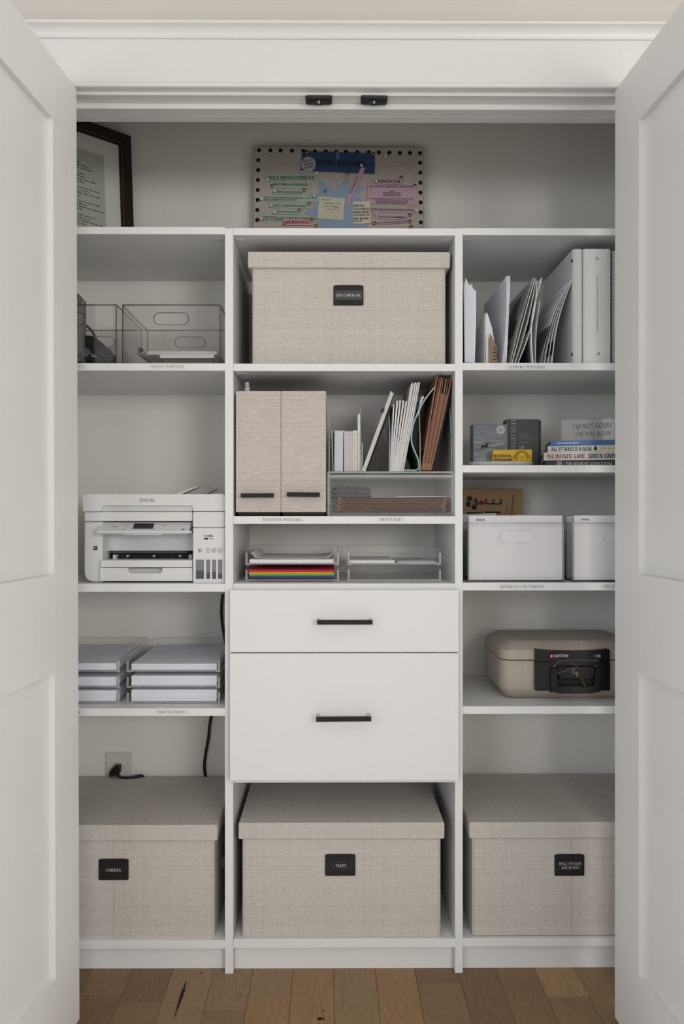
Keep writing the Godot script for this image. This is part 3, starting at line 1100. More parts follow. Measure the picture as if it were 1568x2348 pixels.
	# paper: label, material, outline in the close-up's pixels, layer, [text, x0, y0, x1, y1, turn, kind]
	var P := [
		["banner_card", "dark blue banner card lettered in black pinned at the top of the pin board", blue, [[455, 97], [760, 100], [1078, 112], [1077, 290], [760, 278], [440, 262]], 2, [["GOAL BOARD", 552, 178, 998, 216, -1.8, "serifbold"]]],
		["paper_star", "light blue paper starburst pinned in the middle of the pin board", sky, [[600, 350], [735, 432], [850, 308], [848, 405], [1000, 405], [912, 482], [1012, 520], [960, 620], [1015, 750], [980, 860], [800, 800], [640, 870], [610, 745], [480, 628], [562, 570], [520, 460], [600, 470]], 1, []],
		["paper_strip", "green strip reading self development, widest heading of the green strips", green, [[160, 292], [370, 288], [578, 296], [580, 350], [370, 347], [162, 354]], 2, [["SELF DEVELOPMENT:", 168, 312, 562, 342, 0.6, "serifbold"]]],
		["paper_strip", "green strip reading daily mirror affirmations under the self development heading", green, [[195, 365], [515, 372], [516, 420], [190, 418]], 2, [["DAILY MIRROR AFFIRMATIONS", 208, 378, 502, 397, -1.2, "serifbold"]]],
		["paper_strip", "green strip reading attend yoga retreat, third down from the top", green, [[225, 437], [478, 441], [476, 475], [225, 472]], 2, [["ATTEND YOGA RETREAT", 236, 447, 464, 466, -1.0, "serifbold"]]],
		["paper_strip", "wide green strip reading three books per quarter, two lines long", green, [[110, 485], [600, 488], [600, 538], [112, 538]], 2, [["READ THREE BOOKS PER QUARTER -- TWO SELF", 130, 498, 582, 514, -0.6, "serifbold"], ["DEVELOPMENT/ONE FOR FUN", 130, 516, 410, 531, 0, "serifbold"]]],
		["paper_strip", "green strip reading listen to growth day daily", green, [[185, 552], [518, 558], [516, 592], [187, 588]], 2, [["LISTEN TO GROWTH DAY DAILY", 204, 564, 498, 581, -0.6, "serifbold"]]],
		["paper_strip", "short green strip reading journal five times a week", green, [[222, 607], [438, 612], [436, 648], [220, 644]], 2, [["JOURNAL 5X WEEK", 240, 619, 416, 637, -1.6, "serifbold"]]],
		["paper_strip", "wide green strip reading write three new affirmations, lowest of the green strips", green, [[105, 655], [600, 668], [598, 708], [108, 702]], 2, [["WRITE THREE NEW AFFIRMATIONS A MONTH AND", 122, 671, 592, 685, -1.8, "serifbold"], ["HANG ON MIRROR", 122, 685, 296, 698, -1.0, "serifbold"]]],
		["paper_strip", "salmon pink strip reading personal at the foot of the green strips", salmon, [[300, 690], [550, 692], [546, 742], [298, 745]], 3, [["PERSONAL:", 320, 702, 536, 728, 0.8, "serifbold"]]],
		["sticky_note", "cream square sticky note with handwriting over the blue star", creamy, [[602, 490], [822, 506], [808, 697], [588, 680]], 3, []],
		["paper_strip", "narrow slanting pink strip hanging from a white pin on the blue banner", pink, [[960, 233], [997, 240], [930, 395], [890, 470], [858, 566], [833, 562], [848, 480], [880, 400]], 3, [["BY DECEMBER 31, 2024", 862, 385, 940, 400, 65, "serifbold"]]],
		["paper_strip", "pink strip reading financial, heading of the pink papers", pink, [[1085, 330], [1312, 326], [1310, 378], [1086, 376]], 2, [["FINANCIAL", 1100, 342, 1302, 366, 0, "serifbold"]]],
		["paper_card", "large pink card of savings goals under the financial heading", pink, [[1018, 380], [1432, 384], [1441, 560], [1012, 548]], 2, [["BY 12/31/2024: $5,000,000 IN CASH/SAVINGS", 1038, 393, 1410, 408, 0, "serifbold"], ["SAVE", 1205, 434, 1242, 446, 0, "serifbold"], ["$500 PER WEEK", 1148, 448, 1298, 460, 0, "serifbold"], ["$20,000 PER MONTH", 1148, 462, 1298, 473, 0, "serifbold"], ["$250,000 PER YEAR", 1150, 475, 1298, 486, 0, "serifbold"], ["$2,000 MONTHLY TOWARD CASH FROM HEATER", 1030, 500, 1415, 513, 0, "serifbold"], ["$2,500 PER MONTH FROM LEE TO 401K", 1075, 514, 1368, 526, -0.4, "serifbold"], ["$1750 PER MONTH HEATHER'S 401K", 1085, 528, 1365, 539, -0.4, "serifbold"], ["$5000 PER MONTH PROFIT SHARE", 1090, 540, 1352, 551, -0.4, "serifbold"]]],
		["paper_strip", "pink strip reading weekly meetings with financial advisor", pink, [[1045, 585], [1430, 596], [1430, 628], [1045, 622]], 2, [["WEEKLY MEETINGS WITH FINANCIAL ADVISOR", 1045, 594, 1412, 610, -0.8, "serifbold"]]],
		["paper_strip", "pink rental home strip with a crossed-out word", pink, [[1090, 647], [1386, 655], [1384, 688], [1088, 680]], 2, [["RENTAL HOME IN SEATTLE, WA", 1112, 660, 1352, 676, -0.8, "serifbold"]]],
		["paper_strip", "pink rental home strip tilted upward, lowest of the pink papers", pink, [[1062, 712], [1385, 688], [1386, 712], [1064, 735]], 3, [["RENTAL HOME IN JUPITER, FLORIDA", 1085, 705, 1372, 721, 3.6, "serifbold"]]],
		["quote_card", "small cream card of bold black capitals pinned between the star and pink papers", mat(Color(0.84, 0.82, 0.75), 0.8), [[888, 535], [1040, 527], [1042, 722], [890, 727]], 3, [["ONE DAY", 894, 561, 988, 580, 2, "sansbold"], ["YOU FINALLY", 894, 588, 1036, 607, 2, "sansbold"], ["KNEW WHAT", 894, 616, 1032, 635, 2, "sansbold"], ["YOU HAD TO DO,", 894, 643, 1034, 663, 2, "sansbold"], ["AND BEGAN.", 894, 671, 1028, 690, 2, "sansbold"], ["-MARY OLIVER", 894, 698, 970, 710, 1, "sansbold"]]],
	]
	for q in P:
		var mid: Vector3 = Vector3.ZERO
		for c in q[3]:
			mid += loc.call(c[0], c[1], 0.0) / q[3].size()
		var z: float = 0.0006 + 0.0011 * q[4]
		var o := thing(q[0], q[1], "paper" if q[0] != "sticky_note" else "note", bd.transform * (mid + Vector3(0, 0, z)), bd.rotation, "papers pinned to the board")
		var pp := PackedVector2Array()
		for c in q[3]:
			var v: Vector3 = loc.call(c[0], c[1], 0.0) - mid
			pp.append(Vector2(v.x, v.y))
		part("sheet", ext(pp, -0.0003, 0.0003), q[2], o)
		for t in q[5]:
			var a: Vector3 = loc.call(t[1], t[2], 0.0) - mid
			var b: Vector3 = loc.call(t[3], t[4], 0.0) - mid
			var ww := b.x - a.x
			if t[5] == 65:
				ww = 0.052
			letters(t[0], o, M.ink, (a + b) / 2 + Vector3(0, 0, 0.0006), ww, a.y - b.y, t[6], Vector3(0, 0, deg_to_rad(t[5])))
		if q[0] == "sticky_note":
			scribble("handwriting", o, M.ink, [[-0.028, 0.022, 0.02], [-0.018, 0.012, 0.044], [-0.025, 0.003, 0.046], [-0.012, -0.004, 0.03]], 0.0052, Vector3(0, 0, 0.0006), Vector3(0, 0, -0.06), 9, 0.0004)
		if q[1].contains("crossed"):
			scribble("crossing_out", o, M.ink, [[0.004, -0.0015, 0.026], [0.004, -0.0005, 0.026]], 0.003, Vector3(0, 0, 0.001), Vector3.ZERO, 5, 0.0007)
	# round badge
	var badge := thing("round_badge", "round white badge with black lettering on the left end of the blue banner", "badge", bd.transform * loc.call(508, 211, 0.0042), bd.rotation + Vector3(0, 0, deg_to_rad(13)))
	part("disc", lathe([Vector2(0.0001, 0.0), Vector2(0.0212, 0.0), Vector2(0.0216, 0.0008), Vector2(0.0001, 0.0012)], 36), mat(Color(0.78, 0.78, 0.79), 0.5), badge, Vector3.ZERO, Vector3(PI / 2, 0, 0))
	var ringp := []
	for k in 40:
		ringp.append(Vector3(cos(TAU * k / 40) * 0.0197, sin(TAU * k / 40) * 0.0197, 0.0012))
	part("ring_line", tube(ringp, 0.0005, 5, true), M.ink, badge)
	for t in [["LIVE A", 0.0095, 0.026], ["GREAT", 0.0, 0.027], ["STORY", -0.0095, 0.026]]:
		letters(t[0], badge, M.ink, Vector3(0, t[1], 0.0014), t[2], 0.0062, "sansbold")
	# paper clip over the top edge
	var clip := []
	for c in [[768, 128], [770, 72], [757, 58], [746, 72], [748, 145], [758, 158], [768, 145], [767, 85]]:
		clip.append(loc.call(c[0], c[1], 0.0055) - loc.call(757, 112, 0.0055))
	solo("paper_clip", "white wire paper clip at the top of the blue banner", "paper clip", tube(smooth(clip, 4), 0.0006, 6), M.paper, bd.transform * loc.call(757, 112, 0.0055), bd.rotation)
	# pushpins
	var wp := mat(Color(0.86, 0.84, 0.8), 0.3)
	var head := lathe([Vector2(0.0012, -0.003), Vector2(0.0014, 0.001), Vector2(0.0034, 0.0022), Vector2(0.0043, 0.0045), Vector2(0.0036, 0.0068), Vector2(0.0018, 0.008), Vector2(0.0001, 0.0083)], 16)
	var dome := lathe([Vector2(0.0012, -0.002), Vector2(0.0012, 0.0014), Vector2(0.0046, 0.0014), Vector2(0.0042, 0.003), Vector2(0.0024, 0.0043), Vector2(0.0001, 0.0047)], 16)
	for p in [[577, 294, "at the right end of the self development strip"], [161, 354, "at the left end of the self development strip"], [506, 373, "at the right end of the daily mirror strip"], [224, 455, "at the left end of the yoga strip"], [557, 489, "at the right end of the three books strip"], [110, 522, "at the left end of the three books strip"], [195, 580, "at the left end of the growth day strip"], [223, 637, "at the left end of the journal strip"], [109, 693, "at the left end of the lowest green strip"], [962, 223, "holding the slanting pink strip on the banner"], [1167, 142, "alone on bare cloth right of the banner"], [1088, 363, "at the left end of the financial heading"], [1428, 613, "at the right end of the weekly meetings strip"], [1087, 645, "at the left end of the crossed-out rental strip"]]:
		solo("pushpin", "white round-headed pushpin " + p[2], "pushpin", head, wp, bd.transform * loc.call(p[0], p[1], 0.0042), bd.rotation + Vector3(PI / 2, 0, 0), "white pushpins on the board")
	for p in [[496, 105, "at the left top corner of the blue banner"], [1065, 118, "at the right top corner of the blue banner"], [845, 293, "at the tip of the blue star under the banner"], [198, 405, "at the left end of the daily mirror strip"], [472, 441, "at the right end of the yoga strip"], [651, 451, "on the blue star above the sticky note"], [514, 556, "at the right end of the growth day strip"], [433, 615, "at the right end of the journal strip"], [541, 693, "at the right end of the salmon strip"], [307, 731, "at the left end of the salmon strip"], [575, 747, "right of the salmon strip, just above the shelf edge"], [1304, 325, "at the right end of the financial heading"], [1418, 392, "at the right top corner of the large pink card"], [1377, 650, "at the right end of the crossed-out rental strip"], [1377, 704, "at the right end of the lowest pink strip"], [1071, 723, "at the left end of the lowest pink strip"], [1388, 750, "at the lower right, half behind the shelf edge"]]:
		solo("pushpin", "brass domed pushpin " + p[2], "pushpin", dome, M.brass, bd.transform * loc.call(p[0], p[1], 0.0042), bd.rotation + Vector3(PI / 2, 0, 0), "brass pushpins on the board")

# ================================================================ left bay
func top_y(py: float) -> float:      # height of a shelf's top from its front edge in the photograph
	return W(700, py, SH).y

func left_items() -> void:
	# --- top shelf: two smoky bins
	var y := top_y(832.5)
	var d := 1.836
	var a := W(392.5, 832, d)
	var bh := W(392, 699.5, d).y - y
	var bw := 225.0 * px_m(d)
	bin("smoke-tinted clear bin of notepads above the office supplies label", Vector3(a.x, y, -d), bw, bh, 0.25, M.smoke, M.smoke_edge, M.smoke_edge, "smoke-tinted bins on the top left shelf")
	a = W(154.5, 832, d)
	bin("smoke-tinted clear bin with a stapler, half hidden by the left door", Vector3(a.x, y, -d), bw, bh, 0.25, M.smoke, M.smoke_edge, M.smoke_edge, "smoke-tinted bins on the top left shelf")
	var yb := y + 0.0042
	var p := W(402, 828, 1.865)
	sheets("pink notebook lying flat at the bottom of the office supplies bin", mat(Color(0.80, 0.66, 0.72), 0.8), Vector3(p.x, yb, -1.862), 0.214, 0.0055, 0.185, 2, "", "notebook")
	solo("notebook", "dark brown kraft notebook under white pads in the office supplies bin", "notebook", bm(Vector3(0.122, 0.013, 0.16), 0.001), mat(Color(0.29, 0.245, 0.21), 0.8), Vector3(W(430, 820, 1.87).x, yb + 0.0056 + 0.0065, -1.955))
	sheets("stack of white note pads on the brown notebook in the office supplies bin", M.paper, Vector3(W(428, 808, 1.87).x, yb + 0.0187, -1.872), 0.134, 0.008, 0.155, 3, "", "note_pad")
	var pad := thing("spiral_pad", "white spiral pad lying on top of the pads in the office supplies bin", "notepad", Vector3(W(417, 800, 1.87).x, yb + 0.0269, -1.868))
	part("pages", bm(Vector3(0.172, 0.006, 0.13), 0.0005), M.paper, pad, Vector3(0, 0.003, -0.068))
	part("cover", bm(Vector3(0.176, 0.001, 0.135), 0.0003), M.paper_grey, pad, Vector3(0, 0.0066, -0.068))
	var st := stt()
	for k in 28:
		add_box(st, Vector3(-0.081 + k * 0.006, 0.0052, -0.0012), Vector3(0.0042, 0.0052, 0.003), 0.0006)
	part("perforated_edge", st, M.paper, pad)
	var pts := []
	for k in 15:                                            # curled sheet of paper
		var t := PI * 1.95 * k / 14.0
		pts.append(Vector2(-0.004 + 0.0115 * cos(2.6 - t) * (1.0 - 0.015 * k), 0.034 + 0.0095 * sin(2.6 - t) * (1.0 - 0.01 * k)))
	pts.append_array([Vector2(-0.012, 0.025), Vector2(0.002, 0.014), Vector2(0.014, 0.004), Vector2(0.0155, 0.0008)])
	solo("curled_sheet", "grey sheet of paper curled into a roll at the left of the office supplies bin", "paper", ribbon(curve2(pts, 2), 0.0009, 0.13), M.paper_grey, Vector3(W(323, 824, 1.88).x, yb + 0.0062, -1.882))
	# left bin: stapler, cable, card package
	var sp := thing("stapler", "black desk stapler lying in the left smoke-tinted bin", "stapler", Vector3(W(226, 828, 1.90).x, yb, -1.885))
	var o := Vector3(sp.position.x, yb, 0)
	st = stt()
	add_ext(st, poly(o, 1.90, [[187, 789], [190, 777], [199, 772], [214, 773], [232, 784], [250, 801], [262, 814], [263, 825], [250, 823], [232, 812], [212, 801], [199, 799], [190, 797]]), -0.034, 0.0, Transform3D(), 0.003)
	part("arm", st, M.black, sp)
	st = stt()
	add_ext(st, poly(o, 1.90, [[180, 829.5], [182, 823], [206, 820], [235, 823], [262, 826], [263, 829.5]]), -0.038, 0.002, Transform3D(), 0.002)
	part("base", st, M.soft_black, sp)
	st = stt()
	add_ext(st, poly(o, 1.90, [[197, 797], [209, 800], [209, 814], [203, 816], [197, 814]]), -0.026, -0.008, Transform3D(), 0.001)
	part("staple_nose", st, M.chrome, sp)
	st = stt()
	add_ext(st, poly(o, 1.90, [[212, 802], [236, 816], [258, 827], [240, 826], [212, 812]]), -0.026, -0.01, Transform3D(), 0.001)
	part("magazine", st, M.soft_black, sp)
	pts = []
	for q in [[182, 752, 1.99], [192, 744, 1.985], [204, 752, 1.98], [214, 764, 1.975], [220, 777, 1.97], [232, 797, 1.97], [252, 803, 1.97], [259, 824, 1.97]]:
		pts.append(W(q[0], q[1], q[2]))
	solo("cable", "grey cable looped behind the stapler in the left bin", "cable", tube(smooth(pts, 6), 0.0036, 8), mat(Color(0.42, 0.41, 0.40), 0.6), Vector3.ZERO)
	var pk := thing("card_package", "tall grey card package with a folded flap at the door edge in the left bin", "package", Vector3(W(165, 828, 1.86).x, yb, -1.865))
	o = Vector3(pk.position.x, yb, 0)
	st = stt()
	add_ext(st, poly(o, 1.865, [[140, 829], [140, 672], [176, 671], [188.5, 684], [188.5, 829]]), -0.03, 0.0, Transform3D(), 0.001)
	part("body", st, mat(Color(0.50, 0.49, 0.50), 0.8), pk)
	st = stt()
	for e in [[[176, 673], [188, 684]], [[188, 684], [183, 697]], [[176, 673], [182, 697]], [[174, 826], [184, 809]], [[184, 809], [187, 828]]]:
		var q0 := W(e[0][0], e[0][1], 1.863) - pk.position
		var q1 := W(e[1][0], e[1][1], 1.863) - pk.position
		add_tube(st, [q0, q1], 0.0006, 5)
	part("printed_lines", st, M.ink, pk)
	printer()
	# --- paper trays
	y = top_y(1624.5)
	var tw := 0.229
	var pitch := 0.0386
	for s in 2:
		var td := 1.864
		var tx := W(397.5 if s == 1 else 167.0, 1615, td).x
		var who := "right" if s == 1 else "left"
		for k in 3:
			var lvl: String = ["bottom", "middle", "top"][k]
			var hgt := 0.0386 if k < 2 else 0.0405
			tray("clear acrylic letter tray, %s of the %s stack on the printer paper shelf" % [lvl, who], Vector3(tx, y + k * pitch, -td), tw, 0.292, hgt, "stacked acrylic letter trays of printer paper")
			var ph: float = [0.0285, 0.0245, 0.0155][k] if s == 1 else [0.027, 0.0215, 0.017][k]
			sheets("ream of white printer paper in the %s tray of the %s stack" % [lvl, who], M.paper_blue, Vector3(tx + 0.001, y + k * pitch + 0.0062, -td - 0.003), 0.2105, ph, 0.276, 8, "reams of printer paper in the trays")
	# --- outlet, plug and cord
	var wl := BK - 0.001
	var oc := W(273, 1771, wl)
	var ou := thing("wall_outlet", "white square duplex outlet plate low on the closet wall behind the linen box", "outlet", Vector3(oc.x, oc.y, -wl))
	part("cover_plate", ext(rrect(0.073, 0.117, 0.003), 0.0, 0.006, 0.002), mat(Color(0.88, 0.87, 0.85), 0.4), ou)
	for s in [1.0, -1.0]:
		var rc := part("receptacle", ext(rrect(0.034, 0.029, 0.012), 0.0, 0.0075, 0.001), mat(Color(0.85, 0.84, 0.82), 0.4), ou, Vector3(0.001, s * 0.0195, 0))
		for k in [-0.0063, 0.0063]:
			part("slot", bm(Vector3(0.002, 0.008, 0.0006), 0.0002), M.matte_black, rc, Vector3(k, 0.004, 0.0076))
	var pc := thing("power_cord", "black power cord plugged into the outlet and running up behind the paper trays", "power cord", Vector3.ZERO)
	var pb := W(272, 1758, wl)
	st = stt()
	add_ext(st, PackedVector2Array([Vector2(-0.008, -0.012), Vector2(0.009, -0.012), Vector2(0.011, 0.004), Vector2(0.009, 0.011), Vector2(-0.004, 0.011), Vector2(-0.011, 0.002)]), -wl + 0.008, -wl + 0.03, Transform3D(Basis(), Vector3(pb.x, pb.y, 0)), 0.003)
	add_lathe(st, [Vector2(0.0001, 0.0), Vector2(0.0075, 0.001), Vector2(0.0095, 0.006), Vector2(0.0085, 0.018), Vector2(0.0055, 0.024), Vector2(0.0001, 0.026)], 12, Transform3D(Basis.from_euler(Vector3(0.5, 0, 2.5)), pb + Vector3(-0.004, -0.002, 0.024)))
	part("plug", st, M.black, pc)
	pts = [pb + Vector3(-0.014, -0.016, 0.032)]
	for q in [[266, 1775, 2.148], [280, 1783.5, 2.145], [300, 1783.5, 2.146], [316, 1780.5, 2.15], [329, 1782, 2.160]]:
		pts.append(W(q[0], q[1], q[2]))
	pts.append(W(350, 1815, 2.171))
	pts.append(W(410, 1850, 2.172))
	pts.append(W(465, 1830, 2.172))
	pts.append(W(471, 1783, 2.172))
	part("cord", tube(smooth(pts, 8), 0.0042, 10), M.black, pc)
	pts = []
	for q in [[471, 1783, 2.172], [468.5, 1755, 2.172], [472, 1725, 2.172], [478, 1690, 2.172], [481, 1660, 2.172], [485, 1638, 2.172]]:
		pts.append(W(q[0], q[1], q[2]))
	part("cord", tube(smooth(pts, 8), 0.0042, 10), M.black, pc)
	pts = []
	for q in [[485, 1618, 2.172], [505, 1560, 2.172], [518, 1500, 2.172], [515, 1465, 2.172], [510, 1435, 2.172], [507.5, 1405, 2.172], [509, 1375, 2.172], [511, 1362, 2.172]]:
		pts.append(W(q[0], q[1], q[2]))
	part("cord", tube(smooth(pts, 8), 0.0042, 10), M.black, pc)

func printer() -> void:
	var y := top_y(1338.5)
	var o := thing("printer", "white ink tank printer on the middle shelf of the left bay", "printer", Vector3(W(350, 1330, 1.85).x, y, -1.85))
	var wh := mat(Color(0.86, 0.86, 0.855), 0.45)
	var wh2 := mat(Color(0.80, 0.80, 0.80), 0.5)
	var bk := 2.13
	# carcass
	var bst := stt()
	add_ext(bst, poly(Vector3(o.position.x, o.position.y, 0), 1.852, [[192, 1196], [234, 1196], [234, 1334.5], [212, 1334.5], [205, 1333], [199, 1329.5], [195, 1324], [193, 1317], [192, 1308]]), 1.85 - bk, 1.85 - 1.852, Transform3D(), 0.003)
	part("body", bst, wh, o)
	pblk("chassis", o, wh2, 230, 443, 1196, 1333, 1.93, bk)
	pblk("paper_path_wall", o, mat(Color(0.84, 0.845, 0.85), 0.4), 232, 443, 1222, 1263, 1.90, 1.932)
	prr("scanner_bed", o, wh, 193, 441.5, 1174, 1195, 1.846, bk, 0.003, 0.0015)
	# lid with the recessed grip
	var st := stt()
	var c0 := Vector3(o.position.x, o.position.y, 0)
	var outline := [[190, 1172.5], [190, 1137], [193, 1134], [196, 1133.5], [511, 1133], [516, 1136], [516, 1172], [442, 1172], [442, 1164], [440, 1160], [436, 1159], [239, 1159], [234, 1161], [232, 1165], [231, 1172.5]]
	add_ext(st, poly(c0, 1.843, outline), 0.0, 1.85 - 1.843, Transform3D(), 0.0015)
	part("lid", st, wh, o)
	pblk("lid_back", o, wh, 191, 516, 1134, 1172.5, 1.8505, bk)
	prr("lid_grip", o, wh2, 233, 441, 1160, 1173, 1.849, 1.86, 0.002)
	ptext("EPSON", o, mat(Color(0.25, 0.25, 0.26), 0.5), 320.5, 352.5, 1143.5, 1151, 1.8428)
	# control panel, tilted out at the bottom
	var hinge := W(336, 1197, 1.862)
	var cp := part("control_panel", ext(PackedVector2Array([Vector2(-0.108, 0.0), Vector2(0.1105, 0.0), Vector2(0.1085, -0.036), Vector2(0.104, -0.039), Vector2(-0.116, -0.039), Vector2(-0.1215, -0.036)]), -0.007, 0.0, 0.0015), mat(Color(0.83, 0.83, 0.83), 0.4), o, hinge - o.position, Vector3(deg_to_rad(-52), 0, 0))
	part("screen", bm(Vector3(0.049, 0.021, 0.001), 0.0003), mat(Color(0.20, 0.205, 0.21), 0.15), cp, Vector3(-0.004, -0.0165, 0.0004))
	part("screen_bezel", ext(rrect(0.056, 0.028, 0.002), -0.0005, 0.0004), wh2, cp, Vector3(-0.004, -0.0165, 0.0))
	for k in [[-0.075, -0.018, 0.016], [-0.045, -0.016, 0.012], [-0.05, -0.028, 0.004], [0.046, -0.014, 0.01]]:
		part("button", ext(rrect(k[2], 0.005, 0.0024), 0.0, 0.0006), mat(Color(0.70, 0.70, 0.70), 0.5), cp, Vector3(k[0], k[1], 0))
	part("panel_mark", bm(Vector3(0.006, 0.004, 0.0005), 0.0001), M.grey_ink, cp, Vector3(0.0945, -0.029, 0.0002))
	pblk("panel_lip", o, wh, 222, 438, 1217, 1222.5, 1.828, 1.84, 0.0015)
	pblk("panel_tab", o, wh2, 283, 372, 1221, 1227, 1.832, 1.84, 0.001)
	# output slot
	pblk("output_slot", o, M.matte_black, 233, 442, 1262, 1285, 1.915, 1.94)
	st = stt()
	for s in [[252, 1264, 430, 1268]]:
		var q := cs(s[0], s[2], s[1], s[3], 1.905, 1.925)
		add_box(st, q[0] - o.position, q[1], 0.001)
	part("roller_bar", st, mat(Color(0.36, 0.36, 0.37), 0.5), o)
	for px in [262, 292, 352, 412, 436]:
		var big: bool = px == 262 or px == 436
		pblk("paper_guide", o, wh2, px - (3.5 if big else 2.0), px + (3.5 if big else 2.0), 1272 if big else 1272.5, 1284 if big else 1277, 1.888 if big else 1.902, 1.915, 0.0006)
	st = stt()
	for k in 8:
		var q := cs(262 + k * 21, 274 + k * 21, 1276, 1282, 1.905, 1.915)
		add_box(st, q[0] - o.position, q[1], 0.0008)
	part("roller", st, mat(Color(0.12, 0.12, 0.12), 0.5), o)
	prr("output_tray", o, wh, 230, 441, 1284.5, 1301, 1.842, 1.92, 0.002, 0.0015)
	# cassette with its scooped handle
	st = stt()
	var cas := [[229.5, 1332.5], [229.5, 1302.5], [293, 1302.5], [294.5, 1310], [298, 1313.5], [302, 1314.5], [364, 1314.5], [369, 1313], [372, 1309], [372.5, 1302.5], [441, 1302.5], [441, 1332.5]]
	add_ext(st, poly(c0, 1.843, cas), -0.02, 1.85 - 1.843, Transform3D(), 0.001)
	part("paper_cassette", st, wh, o)
	pblk("cassette_back", o, wh2, 232, 441, 1303, 1332, 1.862, 1.95)
	pblk("foot", o, M.black, 240, 500, 1332, 1338, 1.87, 2.1)
	# ink tank unit
	prr("tank_cover", o, wh, 442, 515.4, 1173.5, 1209.5, 1.838, bk, 0.004, 0.0015)
	prr("ink_tank", o, wh, 442.3, 515.4, 1210.5, 1337.6, 1.836, bk, 0.003, 0.0012)
	var inks := [[449, 467.5, 0.43], [472.8, 481.5, 0.32], [486.4, 495.5, 0.36], [500, 509.3, 0.28]]
	for k in 4:
		var n: Array = inks[k]
		prr("tank_window", o, mat([Color(0.47, 0.47, 0.49), Color(0.45, 0.45, 0.50), Color(0.49, 0.45, 0.49), Color(0.49, 0.47, 0.48)][k], 0.25), n[0], n[1], 1283, 1327.5, 1.8352, 1.84, 0.0015)
		prr("ink_level", o, mat([Color(0.27, 0.28, 0.31), Color(0.27, 0.27, 0.33), Color(0.29, 0.25, 0.31), Color(0.30, 0.28, 0.30)][k], 0.25), n[0] + 0.4, n[1] - 0.4, 1327.2 - 44.0 * n[2], 1327.2, 1.835, 1.84, 0.0012)
		var cx: float = (n[0] + n[1]) / 2
		var s: float = 4.3
		var c := W(cx, 1262, 1.8352) - o.position
		var lp := []
		for v in rrect(s * 2 * 0.00106, s * 2 * 0.00106, 0.0045 if k == 0 else 0.0012, 4):
			lp.append(c + v3(v, 0.0))
		part("ink_badge", tube(lp, 0.00035, 4, true), M.grey_ink, o)
		ptext(["BK", "C", "M", "Y"][k], o, M.grey_ink, cx - (2.4 if k == 0 else 1.6), cx + (2.4 if k == 0 else 1.6), 1260, 1264.2, 1.8352)
	ptext("ET-4760", o, M.ink, 468, 487.5, 1226.5, 1231, 1.8355, "sansbold")
	prr("network_badge", o, M.ink, 468, 477, 1233.5, 1237.2, 1.8356, 1.838, 0.0015)
	prr("network_badge", o, mat(Color(0.68, 0.68, 0.68), 0.5), 479, 489, 1233.8, 1236.8, 1.8356, 1.838, 0.0012)
	pblk("energy_sticker", o, M.ink, 214.3, 223, 1252, 1261.2, 1.8515, 1.853, 0.0001)
	ptext("e", o, M.white_ink, 216, 221, 1254, 1258, 1.8512, "serif")
	# document feeder support on the top
	var top_y0 := W(400, 1134, 1.9).y - o.position.y
	st = stt()
	var f := Vector3(o.position.x, o.position.y, 0)
	add_ext(st, poly(f, 1.96, [[387, 1137], [444, 1116.5], [445, 1121], [408, 1137]]), -0.16, 0.0, Transform3D(Basis(), Vector3(0, 0, -0.11)), 0.001)
	part("feeder_tray", st, wh, o)
	st = stt()
	add_ext(st, poly(f, 1.96, [[445, 1121], [444, 1117], [446, 1114.5], [450, 1115.5], [451, 1119]]), -0.16, 0.0, Transform3D(Basis(), Vector3(0, 0, -0.112)), 0.001)
	part("feeder_guide", st, wh, o)
	st = stt()
	var pf := poly(f, 1.96, [[414, 1137], [464, 1115], [500, 1121.5], [462, 1137]])
	add_ext(st, pf, -0.004, 0.0, Transform3D(Basis(), Vector3(0, 0, -0.109)), 0.0008)
	part("feeder_support", st, mat(Color(0.62, 0.62, 0.61), 0.6), o)
	st = stt()
	add_ext(st, poly(f, 1.96, [[416, 1135.5], [464, 1116.2], [498, 1121.5], [466, 1137]]), -0.02, 0.0, Transform3D(Basis(), Vector3(0, 0, -0.114)), 0.0008)
	part("feeder_wing", st, wh2, o)
	pblk("feeder_cover", o, wh, 486, 515, 1131, 1136, 1.95, 2.1, 0.003)

